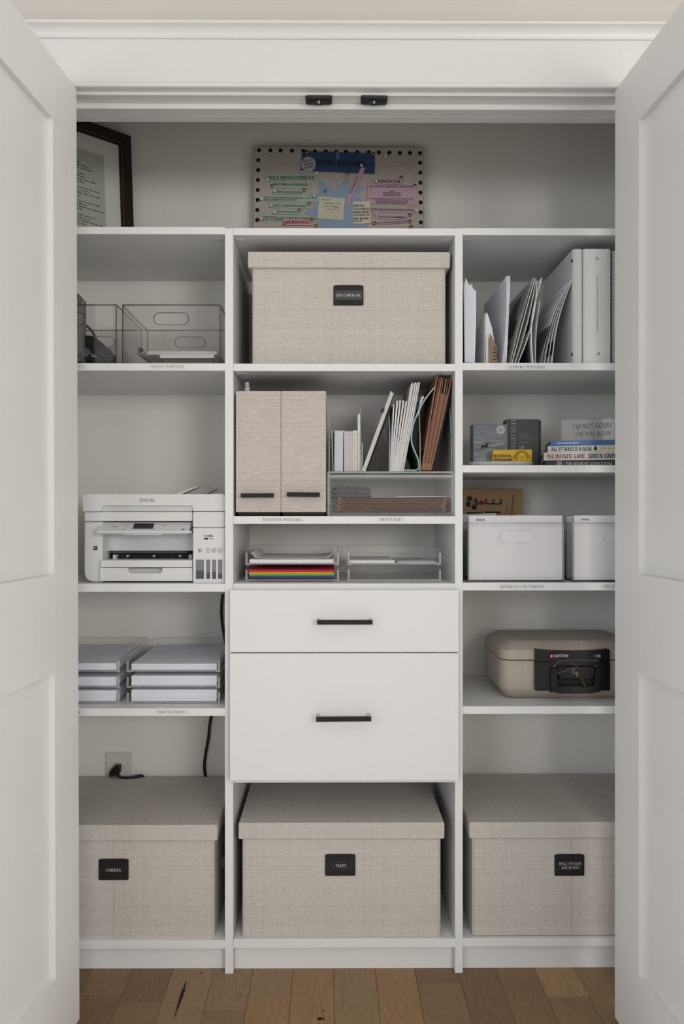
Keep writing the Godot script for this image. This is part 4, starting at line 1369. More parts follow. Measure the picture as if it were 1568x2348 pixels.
# ================================================================ middle bay
func center_items() -> void:
	var plate := mat(Color(0.20, 0.20, 0.205), 0.4)
	var plate2 := mat(Color(0.09, 0.09, 0.092), 0.4)
	# --- linen boxes
	var y := top_y(833.5)
	var f := 1.846
	var c := W(800, 833, f + 0.010)
	fabric_box("linen lidded box with a black bookplate reading sentimental on the high middle shelf", [["SENTIMENTAL", -0.0002, -0.0005, 0.060]], Vector3(c.x, y, -f), 443 * px_m(f + 0.01), W(800, 577, f).y - y, 0.31, 36.5 * px_m(f), 0.010, [764.5, 833, 655.5, 700.5, plate], false)
	y = top_y(2154)
	f = 1.82
	c = W(783, 2150, f)
	fabric_box("linen lidded box labelled taxes at the bottom of the middle bay", [["TAXES", 0.001, 0.0, 0.0255]], Vector3(c.x, y, -f), 454 * px_m(f + 0.01), W(785, 1887, f).y - y, 0.335, 37.5 * px_m(f), 0.0085, [745.5, 814.5, 1959, 2006.5, plate2], false)
	c = W(261, 2150, f)
	fabric_box("linen lidded box labelled camera at the bottom of the left bay", [["CAMERA", 0.0, 0.0, 0.036]], Vector3(c.x, top_y(2157), -f), 454 * px_m(f + 0.01), W(400, 1892, f).y - top_y(2157), 0.338, 37 * px_m(f), 0.0085, [227, 295, 1969.5, 2016.5, plate2], true)
	c = W(1310, 2150, f)
	fabric_box("linen lidded box labelled real estate archives at the bottom of the right bay", [["REAL ESTATE", 0.001, 0.0045, 0.052], ["ARCHIVES", 0.001, -0.005, 0.042]], Vector3(c.x, top_y(2152), -f), 450 * px_m(f + 0.01), W(1200, 1886, f).y - top_y(2152), 0.338, 37 * px_m(f), 0.0085, [1271, 1338.5, 1959, 2006.5, plate2], true)
	# --- tall linen document boxes
	y = top_y(1183.5)
	for k in 2:
		var px0: float = [540.3, 644.3][k]
		var px1: float = [643.7, 747.4][k]
		var d := 1.832
		var o := thing("document_box", ["tall linen document box with a level black pull, left one of the pair", "tall linen document box with a black pull, right one beside the acrylic organizer"][k], "document box", Vector3(W((px0 + px1) / 2, 1180, d).x, y, -d), Vector3.ZERO, "tall linen document boxes")
		var q0 := cs(px0, px1, 896.5, 1174.5, d, d + 0.30)
		var bs: Vector3 = q0[1]
		var bc: Vector3 = q0[0] - o.position
		var st := stt()                                    # open-topped case of covered board
		add_box(st, bc + Vector3(0, 0, bs.z / 2 - 0.003), Vector3(bs.x, bs.y, 0.006), 0.0015)
		add_box(st, bc + Vector3(0, 0, -bs.z / 2 + 0.003), Vector3(bs.x, bs.y, 0.006), 0.0015)
		for s in [-1.0, 1.0]:
			add_box(st, bc + Vector3(s * (bs.x / 2 - 0.003), 0, 0), Vector3(0.006, bs.y, bs.z - 0.008), 0.001)
		add_box(st, bc + Vector3(0, -bs.y / 2 + 0.004, 0), Vector3(bs.x - 0.01, 0.008, bs.z - 0.01), 0.001)
		part("cover", st, M.linen_fine, o)
		part("base", bm(Vector3((px1 - px0 - 6) * px_m(d), W(0, 1174.5, d).y - y + 0.002, 0.28), 0.001), mat(Color(0.11, 0.11, 0.12), 0.7), o, Vector3(0, (W(0, 1174.5, d).y - y + 0.002) / 2, -0.155))
		var h: Array = [[551.5, 627, 1131, 1140.5, 0.004], [657.5, 733, 1128.8, 1139, -0.012]][k]
		var q := cs(h[0], h[1], h[2], h[3], d - 0.022, d - 0.012)
		part("pull", bm(q[1], 0.001), M.matte_black, o, q[0] - o.position, Vector3(0, 0, h[4]))
		for s in [-1.0, 1.0]:
			part("pull_post", bm(Vector3(0.006, 0.006, 0.014), 0.001), M.matte_black, o, q[0] - o.position + Vector3(s * 0.034, 0, -0.009))
	var mt := W(566, 876.5, 1.92)
	var lenm := mt.y - (y + 0.022)
	var mk := thing("tube", "white capped tube poking out of the top of the left linen document box", "tube", Vector3(mt.x + lenm * 0.05, y + 0.022, -1.92), Vector3(0, 0, 0.05))
	part("barrel", lathe([Vector2(0.0001, 0.0), Vector2(0.0066, 0.0005), Vector2(0.0068, lenm - 0.012), Vector2(0.0056, lenm - 0.011)], 18), M.paper, mk)
	part("cap", lathe([Vector2(0.0056, lenm - 0.0105), Vector2(0.0059, lenm - 0.001), Vector2(0.005, lenm), Vector2(0.0001, lenm)], 18), M.paper, mk)
	organizer(y)
	# --- open shelf with acrylic trays
	y = top_y(1338)
	for s in 2:
		var td := 1.863
		var tx := W(670 if s == 0 else 904, 1330, td).x
		for k in 2:
			tray("clear acrylic letter tray, %s of the %s pair above the drawers" % [["lower", "upper"][k], ["left", "right"][s]], Vector3(tx, y + k * 0.0402, -td), 0.2295, 0.287, 0.0402 if k == 0 else 0.0415, "acrylic letter trays above the drawers")
	var tx0 := W(668, 1330, 1.866).x
	var cols := [Color(0.45, 0.05, 0.20), Color(0.30, 0.24, 0.52), Color(0.32, 0.38, 0.62), Color(0.45, 0.80, 0.28), Color(0.93, 0.62, 0.12), Color(0.72, 0.10, 0.22), Color(0.86, 0.18, 0.40)]
	var names := ["plum", "purple", "blue", "green", "orange", "red", "deep pink"]
	var ths := [0.0016, 0.0042, 0.0034, 0.0046, 0.0044, 0.0022, 0.0022]
	var yy := y + 0.0062
	for k in 7:
		var st := stt()
		for j in 2:
			add_box(st, Vector3(0, ths[k] * (j + 0.5) / 2, -0.139), Vector3(0.2115 - 0.001 * j, ths[k] / 2 * 0.9, 0.275), 0.0004)
		solo("color_paper", "stack of %s paper in the lower left tray above the drawers" % names[k], "paper", st, mat(cols[k], 0.8), Vector3(tx0 + rng.randf_range(-0.001, 0.001), yy, -1.868 + rng.randf_range(-0.001, 0.001)), Vector3.ZERO, "colored paper in the lower left tray")
		yy += ths[k] + 0.00005
	y += 0.0402 + 0.0062
	var pl := sheets("loose white printed papers in the upper left tray above the drawers", M.paper, Vector3(tx0, y, -1.868), 0.208, 0.009, 0.27, 5)
	letters("STATEMENT OF ACCOUNT", pl, M.grey_ink, Vector3(0.0, 0.0094, -0.12), 0.07, 0.006, "serif", Vector3(-PI / 2, 0, 0))
	scribble("print", pl, M.grey_ink, [[-0.03, 0.0, 0.06], [-0.035, -0.012, 0.07], [-0.03, -0.024, 0.06]], 0.004, Vector3(0, 0.0094, -0.15), Vector3(-PI / 2, 0, 0), 3)
	solo("loose_sheet", "white sheet with its left corner curling up on the papers in the upper left tray", "paper", ribbon(curve2([Vector2(-0.100, 0.016), Vector2(-0.092, 0.007), Vector2(-0.08, 0.0015), Vector2(0.0, 0.0008), Vector2(0.075, 0.0012), Vector2(0.094, 0.005), Vector2(0.1, 0.011)], 4), 0.0005, 0.26), M.paper, Vector3(tx0, y + 0.0098, -1.872))
	var rx := W(853, 1290, 1.868).x
	sheets("folded white letter lying at the left of the upper right tray", M.paper, Vector3(rx, y, -1.870), 0.112, 0.006, 0.20, 3)
	var pr := sheets("flat white printed form at the right of the upper right tray", M.paper, Vector3(W(955, 1290, 1.90).x, y, -1.89), 0.098, 0.002, 0.19, 2)
	scribble("print", pr, M.grey_ink, [[-0.035, 0.06, 0.05], [-0.04, 0.045, 0.07], [-0.04, 0.03, 0.07], [-0.02, 0.015, 0.055], [-0.035, 0.0, 0.06], [-0.04, -0.015, 0.07], [-0.03, -0.03, 0.06]], 0.005, Vector3(0, 0.0022, -0.095), Vector3(-PI / 2, 0, 0), 6)

func organizer(y: float) -> void:
	var d := 1.832
	var o := thing("desk_organizer", "clear acrylic desk organizer with upright dividers over a wide see-through drawer", "organizer", Vector3(W(896, 1180, d).x, y, -d))
	var dep := 0.27
	pblk("top_plate", o, M.acrylic, 751, 1041.5, 1081, 1085, d, d + dep, 0.0008)
	pblk("top_edge", o, M.acrylic_edge, 751, 1041.5, 1080.6, 1085, d - 0.001, d + 0.001, 0.0005)
	pblk("front_rail", o, M.acrylic_edge, 753, 1040, 1088, 1096, d, d + 0.003, 0.0008)
	pblk("bottom_plate", o, M.acrylic_edge, 751, 1041.5, 1180, 1183.6, d, d + dep, 0.0008)
	for px in [[750.5, 756], [1036.5, 1041.5]]:
		pblk("side_wall", o, M.acrylic, px[0], px[1], 1081, 1183, d + 0.001, d + dep, 0.0008)
		pblk("side_edge", o, M.acrylic_edge, px[0], px[1], 1081, 1183, d - 0.001, d + 0.001, 0.0005)
	pblk("back_wall", o, M.acrylic, 752, 1040, 1081, 1183, d + dep - 0.003, d + dep, 0.0008)
	var df := pblk("drawer_front", o, M.acrylic, 757.5, 1035.5, 1097, 1179.5, d - 0.001, d + 0.002, 0.0006)
	var s: Vector3 = cs(757.5, 1035.5, 1097, 1179.5, d, d + 0.002)[1]
	part("front_border", bm(Vector3(s.x, 0.0016, 0.0016), 0.0005), M.acrylic_edge, df, Vector3(0, s.y / 2 - 0.001, 0.002))
	part("front_border", bm(Vector3(s.x, 0.0016, 0.0016), 0.0005), M.acrylic_edge, df, Vector3(0, -s.y / 2 + 0.001, 0.002))
	for q in [-1.0, 1.0]:
		part("front_border", bm(Vector3(0.0016, s.y, 0.0016), 0.0005), M.acrylic_edge, df, Vector3(q * (s.x / 2 - 0.001), 0, 0.002))
	pblk("drawer_base", o, M.acrylic, 760, 1033, 1173.5, 1176.5, d + 0.004, d + dep - 0.012, 0.0006)
	for px in [[759, 761.5], [1031.5, 1034]]:
		pblk("drawer_side", o, M.acrylic, px[0], px[1], 1100, 1177, d + 0.004, d + dep - 0.012, 0.0006)
	var ty := W(0, 1080.6, d).y
	var fr := 1.853
	for px in [754.5, 826.8, 893.0, 963.0, 1034.5]:          # notched dividers
		var tp: float = W(0, 946, 1.97).y - ty
		var x := W(px, 1000, fr).x
		var st := stt()
		add_ext(st, PackedVector2Array([Vector2(0.0, 0.0), Vector2(0.0, tp * 0.55), Vector2(0.006, tp * 0.62), Vector2(0.014, tp * 0.85), Vector2(0.03, tp), Vector2(0.235, tp), Vector2(0.235, 0.0)]), -0.0013, 0.0013, Transform3D(Basis(Vector3.UP, PI / 2), Vector3(x, ty, -fr) - o.position))
		part("divider", st, M.acrylic, o)
		part("divider_edge", tube([Vector3(x, ty, -fr + 0.0005) - o.position, Vector3(x, ty + tp * 0.55, -fr + 0.0005) - o.position, Vector3(x, ty + tp * 0.62, -fr - 0.006) - o.position, Vector3(x, ty + tp * 0.85, -fr - 0.014) - o.position, Vector3(x, ty + tp, -fr - 0.03) - o.position], 0.0015, 6), M.acrylic_edge, o)
	# what stands between the dividers
	var b := 1080.3
	var g := "papers standing in the acrylic organizer"
	leaner("notebook", "thin grey notebook standing at the far left of the acrylic organizer", "notebook", M.paper_grey, [763.5, b], [760.5, 985], 1.6, 1.856, 2.0, 1, g)
	leaner("notebook", "dark thin notebook just left of the white paper blocks", "notebook", M.soft_black, [765.6, b], [764.3, 990], 1.6, 1.858, 2.0, 1, g)
	leaner("paper_block", "bluish white block of pages, left of the two thick blocks in the organizer", "paper", M.paper_blue, [776.0, b], [777.0, 986], 20.0, 1.857, 2.0, 13, g)
	leaner("paper_block", "pinkish white block of pages in the middle of the first organizer slot", "paper", mat(Color(0.88, 0.845, 0.86), 0.85), [798.6, b], [798.6, 986.5], 20.5, 1.857, 2.0, 13, g)
	leaner("paper_block", "cream block of pages beside the tall white board in the organizer", "paper", M.cream, [814.5, b], [814.5, 985], 10.5, 1.857, 2.0, 6, g)
	leaner("white_board", "tall slim white board standing against the second divider", "board", M.paper, [822.8, b], [822.8, 948.5], 4.6, 1.858, 2.03, 1, g, 0.0016)
	leaner("notecard", "small cream card leaning right of the second divider", "card", M.cream, [829.6, b], [830.6, 1016], 1.6, 1.858, 1.93, 1, g)
	leaner("leaning_book", "cream-edged book leaning steeply right in the organizer with a blue tab", "book", M.cream, [833.5, b], [900.0, 897.5], 8.5, 1.856, 2.06, 5, g)
	var tabp := W(877, 941, 1.851)
	solo("index_tab", "small navy and white index tab sticking out of the leaning book", "tab", bm(Vector3(0.008, 0.012, 0.0012), 0.0004), mat(Color(0.14, 0.15, 0.32), 0.6), tabp, Vector3(0, 0.4, -0.45))
	leaner("folder", "black folder leaning under the cream-edged book", "folder", M.soft_black, [841.0, b], [896.0, 930], 6.5, 1.862, 2.06, 2, g)
	leaner("folder", "thin blue folder rising behind the top of the leaning book", "folder", mat(Color(0.15, 0.24, 0.38), 0.6), [893.5, 931], [913.5, 878.5], 2.2, 1.868, 2.05, 1, g)
	leaner("notecard", "short dark-edged card standing left of the white envelopes", "card", M.paper_grey, [894.8, b], [903.0, 927], 3.0, 1.858, 2.0, 1, g)
	var en := [[896.3, 911.5, 916, "first"], [899.8, 918.3, 915.5, "second"], [903.5, 925.5, 916, "third"], [906.8, 932.2, 918, "last"]]
	for e in en:
		leaner("envelope", "white envelope leaning in the organizer, %s from the left of four" % e[3], "envelope", M.paper, [e[0], b], [e[1], e[2]], 3.9, 1.858, 2.03, 2, "white envelopes leaning in the organizer", 0.0009)
	leaner("paper_block", "cream stack of pages leaning left of the tall white folders", "paper", M.cream, [911.5, b], [946.5, 876], 6.0, 1.858, 2.1, 4, g)
	for e in [[916.0, 953.0, "left"], [920.0, 957.5, "middle"], [924.0, 962.0, "right"]]:
		leaner("file_folder", "tall white file folder leaning in the organizer, %s one of three" % e[2], "folder", M.paper, [e[0], b], [e[1], 875.5], 3.4, 1.858, 2.1, 2, "tall white folders leaning in the organizer", 0.0008)
	# teal pocket folder with a light, sagging front edge
	var o2 := thing("pocket_folder", "teal pocket folder with a pale sagging edge in the acrylic organizer", "folder", Vector3(W(940, b, 1.858).x, ty, -1.858), Vector3.ZERO, g)
	var teal := mat(Color(0.22, 0.38, 0.36), 0.6)
	var pale := mat(Color(0.60, 0.70, 0.67), 0.5)
	var cur := func(pts: Array) -> Array:
		var q := []
		for v in pts:
			var w := W(v[0], v[1], 1.858) - o2.position
			q.append(Vector2(w.x, w.y))
		return curve2(q, 5)
	var line: Array = cur.call([[926, 1077.5], [945, 1078], [957, 1077], [960.5, 1070], [958, 1052], [950, 1033], [943.5, 1012], [945, 985], [953, 958], [966, 930], [980, 908], [997, 887]])
	part("front_sheet", ribbon(line, 0.0032, 0.003), pale, o2)
	part("pocket", ribbon(line, 0.0026, 0.19), teal, o2, Vector3(0, 0, -0.0032))
	part("back_sheet", ribbon(cur.call([[925, 1079], [938, 1010], [948, 965], [958, 915]]), 0.002, 0.19), teal, o2, Vector3(0, 0, -0.003))
	part("inner_sheet", ribbon(cur.call([[959, 950], [968, 915], [973, 908]]), 0.006, 0.15), M.paper_grey, o2, Vector3(0, 0, -0.012))
	# brown expanding file: bellows of leather-brown card
	var brown := mat(Color(0.54, 0.365, 0.24), 0.55)
	var bd := mat(Color(0.40, 0.255, 0.165), 0.6)
	var o3 := thing("expanding_file", "brown leather-look expanding file leaning right in the acrylic organizer", "expanding file", Vector3(W(977, b, 1.856).x, ty, -1.856), Vector3.ZERO, g)
	var lo := [967.0, 971.0, 974.5, 978.0, 981.5, 985.0, 988.0]
	var hi := [1002.0, 1008.0, 1012.5, 1017.0, 1023.5, 1029.0, 1034.5]
	for k in 7:
		var a0 := W(lo[k], 1077.5, 1.856) - o3.position
		var a1 := W(hi[k], 863.5 + k * 1.2, 1.856) - o3.position
		part("leaf", ribbon([Vector2(a0.x, a0.y), Vector2(a1.x, a1.y)], 0.0034, 0.235), brown if k % 2 == 0 else bd, o3, Vector3(0, 0, -0.001 * (k % 2)))
	var gus := stt()
	var q0 := []
	for v in [[966, 1078], [989, 1079], [1026, 905], [1002, 900]]:
		var w := W(v[0], v[1], 1.856) - o3.position
		q0.append(Vector2(w.x, w.y))
	add_ext(gus, PackedVector2Array(q0), -0.20, -0.0022)
	part("gusset", gus, brown, o3)
	var cap := stt()
	add_ext(cap, poly(Vector3(o3.position.x, o3.position.y, 0), 1.856, [[967, 1077.5], [988, 1079], [991, 1064], [970, 1061]]), -0.01, 0.0015, Transform3D(), 0.0008)
	part("corner_wrap", cap, brown, o3)
	leaner("folder", "black folder standing just left of the brown expanding file", "folder", M.matte_black, [964.5, b], [996, 900], 3.0, 1.87, 2.06, 1, g)
	leaner("folder", "navy folder leaning against the right of the brown expanding file", "folder", mat(Color(0.085, 0.095, 0.15), 0.5), [992.5, b], [1036.0, 880.5], 4.2, 1.86, 2.08, 2, g)
	# in the drawer: dark wallets and brown files laid flat
	var yb := W(0, 1173.5, d + 0.004).y + 0.0003
	var n := 0
	for k in 6:
		var th := 0.0052
		var xo: float = [0.0, 0.001, -0.001, 0.0015, 0.0025, 0.003][k]
		var ff := thing("expanding_file", "brown expanding file lying flat in the see-through drawer, %s of six" % ["lowest", "second from the bottom", "third from the bottom", "third from the top", "second from the top", "topmost"][k], "expanding file", Vector3(W(897, 1150, 1.87).x + xo, yb + k * (th + 0.0008), -1.868), Vector3.ZERO, "brown files lying in the see-through drawer")
		part("cover", bm(Vector3(0.268, 0.0018, 0.2), 0.0006), bd, ff, Vector3(0, 0.0009, -0.1))
		part("cover", bm(Vector3(0.268, 0.0016, 0.2), 0.0006), brown, ff, Vector3(0, th - 0.0008, -0.1))
		for q in [-1.0, 1.0]:
			part("gusset", bm(Vector3(0.010, th, 0.196), 0.0012), brown, ff, Vector3(q * 0.131, th / 2, -0.098))
		n += 1
	var yt := yb + 6 * 0.006 + 0.0002
	var wal := mat(Color(0.19, 0.19, 0.195), 0.45)
	for k in 2:
		var pts := [Vector2(0.09, 0.003), Vector2(0.03, 0.0028), Vector2(-0.006, 0.003), Vector2(-0.0085, 0.0075), Vector2(-0.005, 0.0115), Vector2(0.03, 0.0118), Vector2(0.088, 0.0112)]
		var wv := thing("wallet_folder", "folded dark grey zip wallet in the see-through drawer, %s of the two" % ["lower", "upper"][k], "wallet", Vector3(W(768, 1150, 1.86).x, yt + k * 0.0128, -1.863), Vector3.ZERO, "dark wallets in the see-through drawer")
		part("cover", ribbon(curve2(pts, 4), 0.0042, 0.14), wal, wv)
		part("lining", bm(Vector3(0.085, 0.003, 0.13), 0.001), mat(Color(0.36, 0.36, 0.365), 0.5), wv, Vector3(0.044, 0.0072, -0.067))
	solo("card", "white card lying on the brown files at the right of the see-through drawer", "card", bm(Vector3(0.135, 0.0014, 0.12), 0.0004), M.paper, Vector3(W(968, 1137, 1.866).x, yt + 0.0011, -1.93), Vector3(0, 0, 0.012))

# ================================================================ right bay
func upright_sheet(called: String, label: String, category: String, m: Material, front: Array, th: float, d0: float, d1: float, bow: float, shift: float, group := "", cut := 0.0) -> Node3D:
	# a sheaf standing on edge and running back: [bottom px, bottom py, top px, top py] of its front edge; "shift" leans the back edge sideways, "cut" lowers the far top corner
	var a := W(front[0], front[1], d0)
	var b := W(front[2], front[3], d0)
	var o := thing(called, label, category, a, Vector3.ZERO, group)
	var st := stt()
	var rows := 8
	var colsn := 6
	var P := func(i: int, j: int, s: float) -> Vector3:
		var u := float(i) / rows
		var v := float(j) / colsn
		var x := (b.x - a.x) * u + bow * sin(PI * u) + shift * v + s * th / 2
		var y := (b.y - a.y) * u * (1.0 - cut * v)
		return Vector3(x, y, -v * (d1 - d0))
	for s in [-1.0, 1.0]:
		for i in rows:
			for j in colsn:
				quad(st, P.call(i, j, s), P.call(i + 1, j, s), P.call(i + 1, j + 1, s), P.call(i, j + 1, s), Vector3(s, 0, 0))
	for i in rows:
		for j in [0, colsn]:
			quad(st, P.call(i, j, -1.0), P.call(i + 1, j, -1.0), P.call(i + 1, j, 1.0), P.call(i, j, 1.0), Vector3(0, 0, 1 if j == 0 else -1))
	for j in colsn:
		for i in [0, rows]:
			quad(st, P.call(i, j, -1.0), P.call(i, j + 1, -1.0), P.call(i, j + 1, 1.0), P.call(i, j, 1.0), Vector3(0, 1 if i > 0 else -1, 0))
	part("sheet", st, m, o)
	o.set_meta("rise", b.y - a.y)
	o.set_meta("run", d1 - d0)
	o.set_meta("lean", b.x - a.x)
	return o

func face_print(o: Node3D, m: Material, u0: float, u1: float, v0: float, v1: float, th: float, bow: float, shift: float, called := "print") -> void:   # flat print on the left face of such a sheaf
	var st := stt()
	var rise: float = o.get_meta("rise")
	var run: float = o.get_meta("run")
	var lean: float = o.get_meta("lean")
	var P := func(u: float, v: float) -> Vector3:
		return Vector3(lean * u + bow * sin(PI * u) + shift * v - th / 2 - 0.0006, rise * u, -v * run)
	for i in 4:
		var ua := lerpf(u0, u1, i / 4.0)
		var ub := lerpf(u0, u1, (i + 1) / 4.0)
		quad(st, P.call(ua, v0), P.call(ub, v0), P.call(ub, v1), P.call(ua, v1), Vector3(-1, 0, 0))
	part(called, st, m, o)

func right_items() -> void:
	var y := top_y(832)
	var g := "papers standing on the current personal shelf"
	var b := 832.0
	# left edge: sheaf fanning to the left
	upright_sheet("paper_sheaf", "white folded sheaf standing against the upright on the current personal shelf", "paper", M.paper_blue, [1083.5, b, 1080, 652], 0.006, 1.86, 2.08, 0.004, -0.045, g, -0.02)
	upright_sheet("paper_sheaf", "white envelope sheaf second from the upright on the current personal shelf", "paper", M.paper, [1087, b, 1090, 666], 0.003, 1.85, 2.07, 0.001, -0.03, g, -0.05)
	var sf := stt()
	add_ext(sf, poly(Vector3(W(1076, b, 1.853).x, y, 0), 1.853, [[1064, b], [1062, 660], [1066, 640], [1073, 652], [1074, 654], [1090, 667], [1086.5, b]]), -0.004, 0.0)
	solo("paper_sheaf", "broad white folded paper facing front beside the upright", "paper", sf, M.paper_blue, Vector3(W(1076, b, 1.853).x, y, -1.8485), Vector3(0, 0.25, 0), g)
	upright_sheet("folder", "dark narrow folder edge against the upright on the current personal shelf", "folder", M.soft_black, [1063.5, b, 1061.5, 690], 0.003, 1.90, 2.09, 0.0, -0.01, g)
	# small envelope and brown printed slips
	upright_sheet("envelope", "small white envelope standing left of the printed brown slips", "envelope", M.paper, [1111, b, 1112.5, 718], 0.002, 1.87, 2.05, 0.0, -0.006, g, 0.28)
	var o := Vector3(W(1126, b, 1.865).x, y, 0)
	var en := stt()
	add_ext(en, poly(o, 1.865, [[1113, b], [1113.5, 728], [1115.5, 715], [1119, 722], [1128, 752], [1134, 785], [1131, b]]), -0.001, 0.0)
	solo("envelope", "white pointed envelope flap leaning behind the printed brown slips", "envelope", en, M.paper_blue, Vector3(o.x, y, -1.866), Vector3.ZERO, g)
	var slipm := mat(Color(0.56, 0.49, 0.40), 0.85)
	for k in 3:
		var sl := thing("printed_slip", "brown printed slip in front of the small envelope, %s of three" % ["leftmost", "middle", "rightmost"][k], "paper", Vector3(o.x, y, -1.858 + k * 0.004), Vector3.ZERO, g)
		var st := stt()
		var pts: Array = [[[1114, b], [1115, 768], [1118, 763], [1121, 790], [1124, b]], [[1119, b], [1119, 775], [1120.5, 772], [1126, 800], [1128, b]], [[1124, b], [1121, 795], [1121.5, 766], [1127, 775], [1133, 788], [1138.5, 799], [1137, 815], [1139, b]]][k]
		add_ext(st, poly(Vector3(o.x, y, 0), 1.858, pts), -0.0008, 0.0)
		part("sheet", st, [M.cream, mat(Color(0.66, 0.58, 0.46), 0.85), slipm][k], sl)
		if k == 2:
			scribble("print", sl, M.ink, [[0.0, 0.03, 0.008], [0.001, 0.036, 0.008], [0.0, 0.022, 0.010], [0.001, 0.042, 0.006], [0.001, 0.014, 0.01]], 0.005, Vector3(0, 0, 0.0006), Vector3.ZERO, 12, 0.0006)
	# tall white folded sheets
	for k in 3:
		upright_sheet("paper_sheaf", "tall white folded sheet left of the illustrated brochure, %s of three" % ["leftmost", "middle", "rightmost"][k], "paper", M.paper_blue if k < 2 else M.paper, [1153.5 + k * 3.2, b, 1162 + k * 3.2, 633 - (k % 2)], 0.0022, 1.842, 2.10, [0.004, 0.003, 0.001][k], -0.002, g)
	# illustrated brochure
	var br := upright_sheet("brochure", "curling illustrated brochure in the middle of the current personal shelf", "brochure", mat(Color(0.66, 0.67, 0.66), 0.5), [1170, b, 1223, 637], 0.0018, 1.842, 2.09, -0.003, -0.004, g)
	for f in [[0.55, 0.90, 0.30, 0.62, Color(0.17, 0.17, 0.13)], [0.50, 0.78, 0.62, 0.80, Color(0.24, 0.33, 0.42)], [0.36, 0.58, 0.16, 0.5, Color(0.20, 0.19, 0.18)], [0.33, 0.45, 0.6, 0.9, Color(0.27, 0.24, 0.2)], [0.06, 0.28, 0.2, 0.75, Color(0.28, 0.28, 0.27)], [0.62, 0.95, 0.05, 0.26, Color(0.50, 0.56, 0.62)]]:
		face_print(br, mat(f[4], 0.5), f[0], f[1], f[2], f[3], 0.0018, -0.003, -0.004)
	for k in 3:
		upright_sheet("brochure", "cream-edged brochure behind the illustrated one, %s of three" % ["nearest", "middle", "furthest right"][k], "brochure", M.cream if k != 1 else M.paper_grey, [1174 + k * 7.0, b, 1226 + k * 2.5, 638 + k * 3.0], 0.0016, 1.843 + 0.003 * k, 2.09, [0.0, 0.006, 0.012][k], -0.004, g)
	upright_sheet("envelope", "navy-lined white envelope right of the brochures", "envelope", mat(Color(0.20, 0.21, 0.29), 0.6), [1214, b, 1237, 650], 0.0014, 1.86, 2.08, -0.012, -0.004, g)
	upright_sheet("envelope", "white envelope rising right of the brochures with a curved front edge", "envelope", M.paper, [1222, b, 1242, 637], 0.0022, 1.85, 2.08, -0.013, -0.004, g)
	upright_sheet("envelope", "pale envelope standing right of the curved white envelope", "envelope", M.paper_blue, [1228, b, 1238, 690], 0.0016, 1.86, 2.08, -0.004, -0.006, g)
	# dark smoky pocket and grey printed sheets against the binder
	upright_sheet("folder", "smoke grey plastic pocket low in front of the printed grey sheets", "folder", clear(Color(0.25, 0.25, 0.26), 0.5), [1233, b, 1262, 745], 0.0014, 1.85, 2.06, 0.0, -0.01, g)
	for k in 4:
		var gs := upright_sheet("printed_sheet", "grey printed sheet leaning on the white binder, %s of four" % ["leftmost", "second", "third", "rightmost"][k], "paper", M.paper_grey if k < 3 else M.paper, [1240 + k * 8.5, b, 1281 + k * 11.0, 690 - k * 18.0], 0.0012, 1.846 + 0.003 * (3 - k), 2.05, -0.004 - 0.002 * k, -0.006, g)
		for j in 7:
			face_print(gs, mat(Color(0.60, 0.60, 0.60), 0.8), 0.25, 0.86, 0.10 + j * 0.11, 0.13 + j * 0.11, 0.0012, -0.004 - 0.002 * k, -0.006)
		if k > 1:
			face_print(gs, mat(Color(0.22, 0.22, 0.22), 0.6), 0.10, 0.26, 0.02, 0.42, 0.0012, -0.004 - 0.002 * k, -0.006)
	binder(y, 1313.5, 1335.0, "white ring binder with its plain spine showing, left of the labelled binder", false)
	binder(y, 1336.0, 1400.5, "wide white ring binder with a vertical label strip and two rivets on its spine", true)
	var sp := thing("spiral_notebook", "white spiral notebook standing at the right door edge beside the wide binder", "notebook", Vector3(W(1409, 832, 1.85).x, y, -1.85))
	var hgt := W(0, 571, 1.85).y - y
	part("pages", bm(Vector3(0.011, hgt, 0.22), 0.001), M.paper, sp, Vector3(0, hgt / 2, -0.112))
	var coil := stt()
	for k in 46:
		var lp := []
		for j in 9:
			var an := TAU * j / 9.0
			lp.append(Vector3(0.0028 * cos(an), hgt * (k + 0.5) / 46.0 + 0.0008 * sin(an), 0.0 + 0.0028 * sin(an)))
		add_tube(coil, lp, 0.0005, 4, true)
	part("wire_coil", coil, M.soft_black, sp, Vector3(-0.0045, 0, 0))
	books()
	stationery()
	safe()

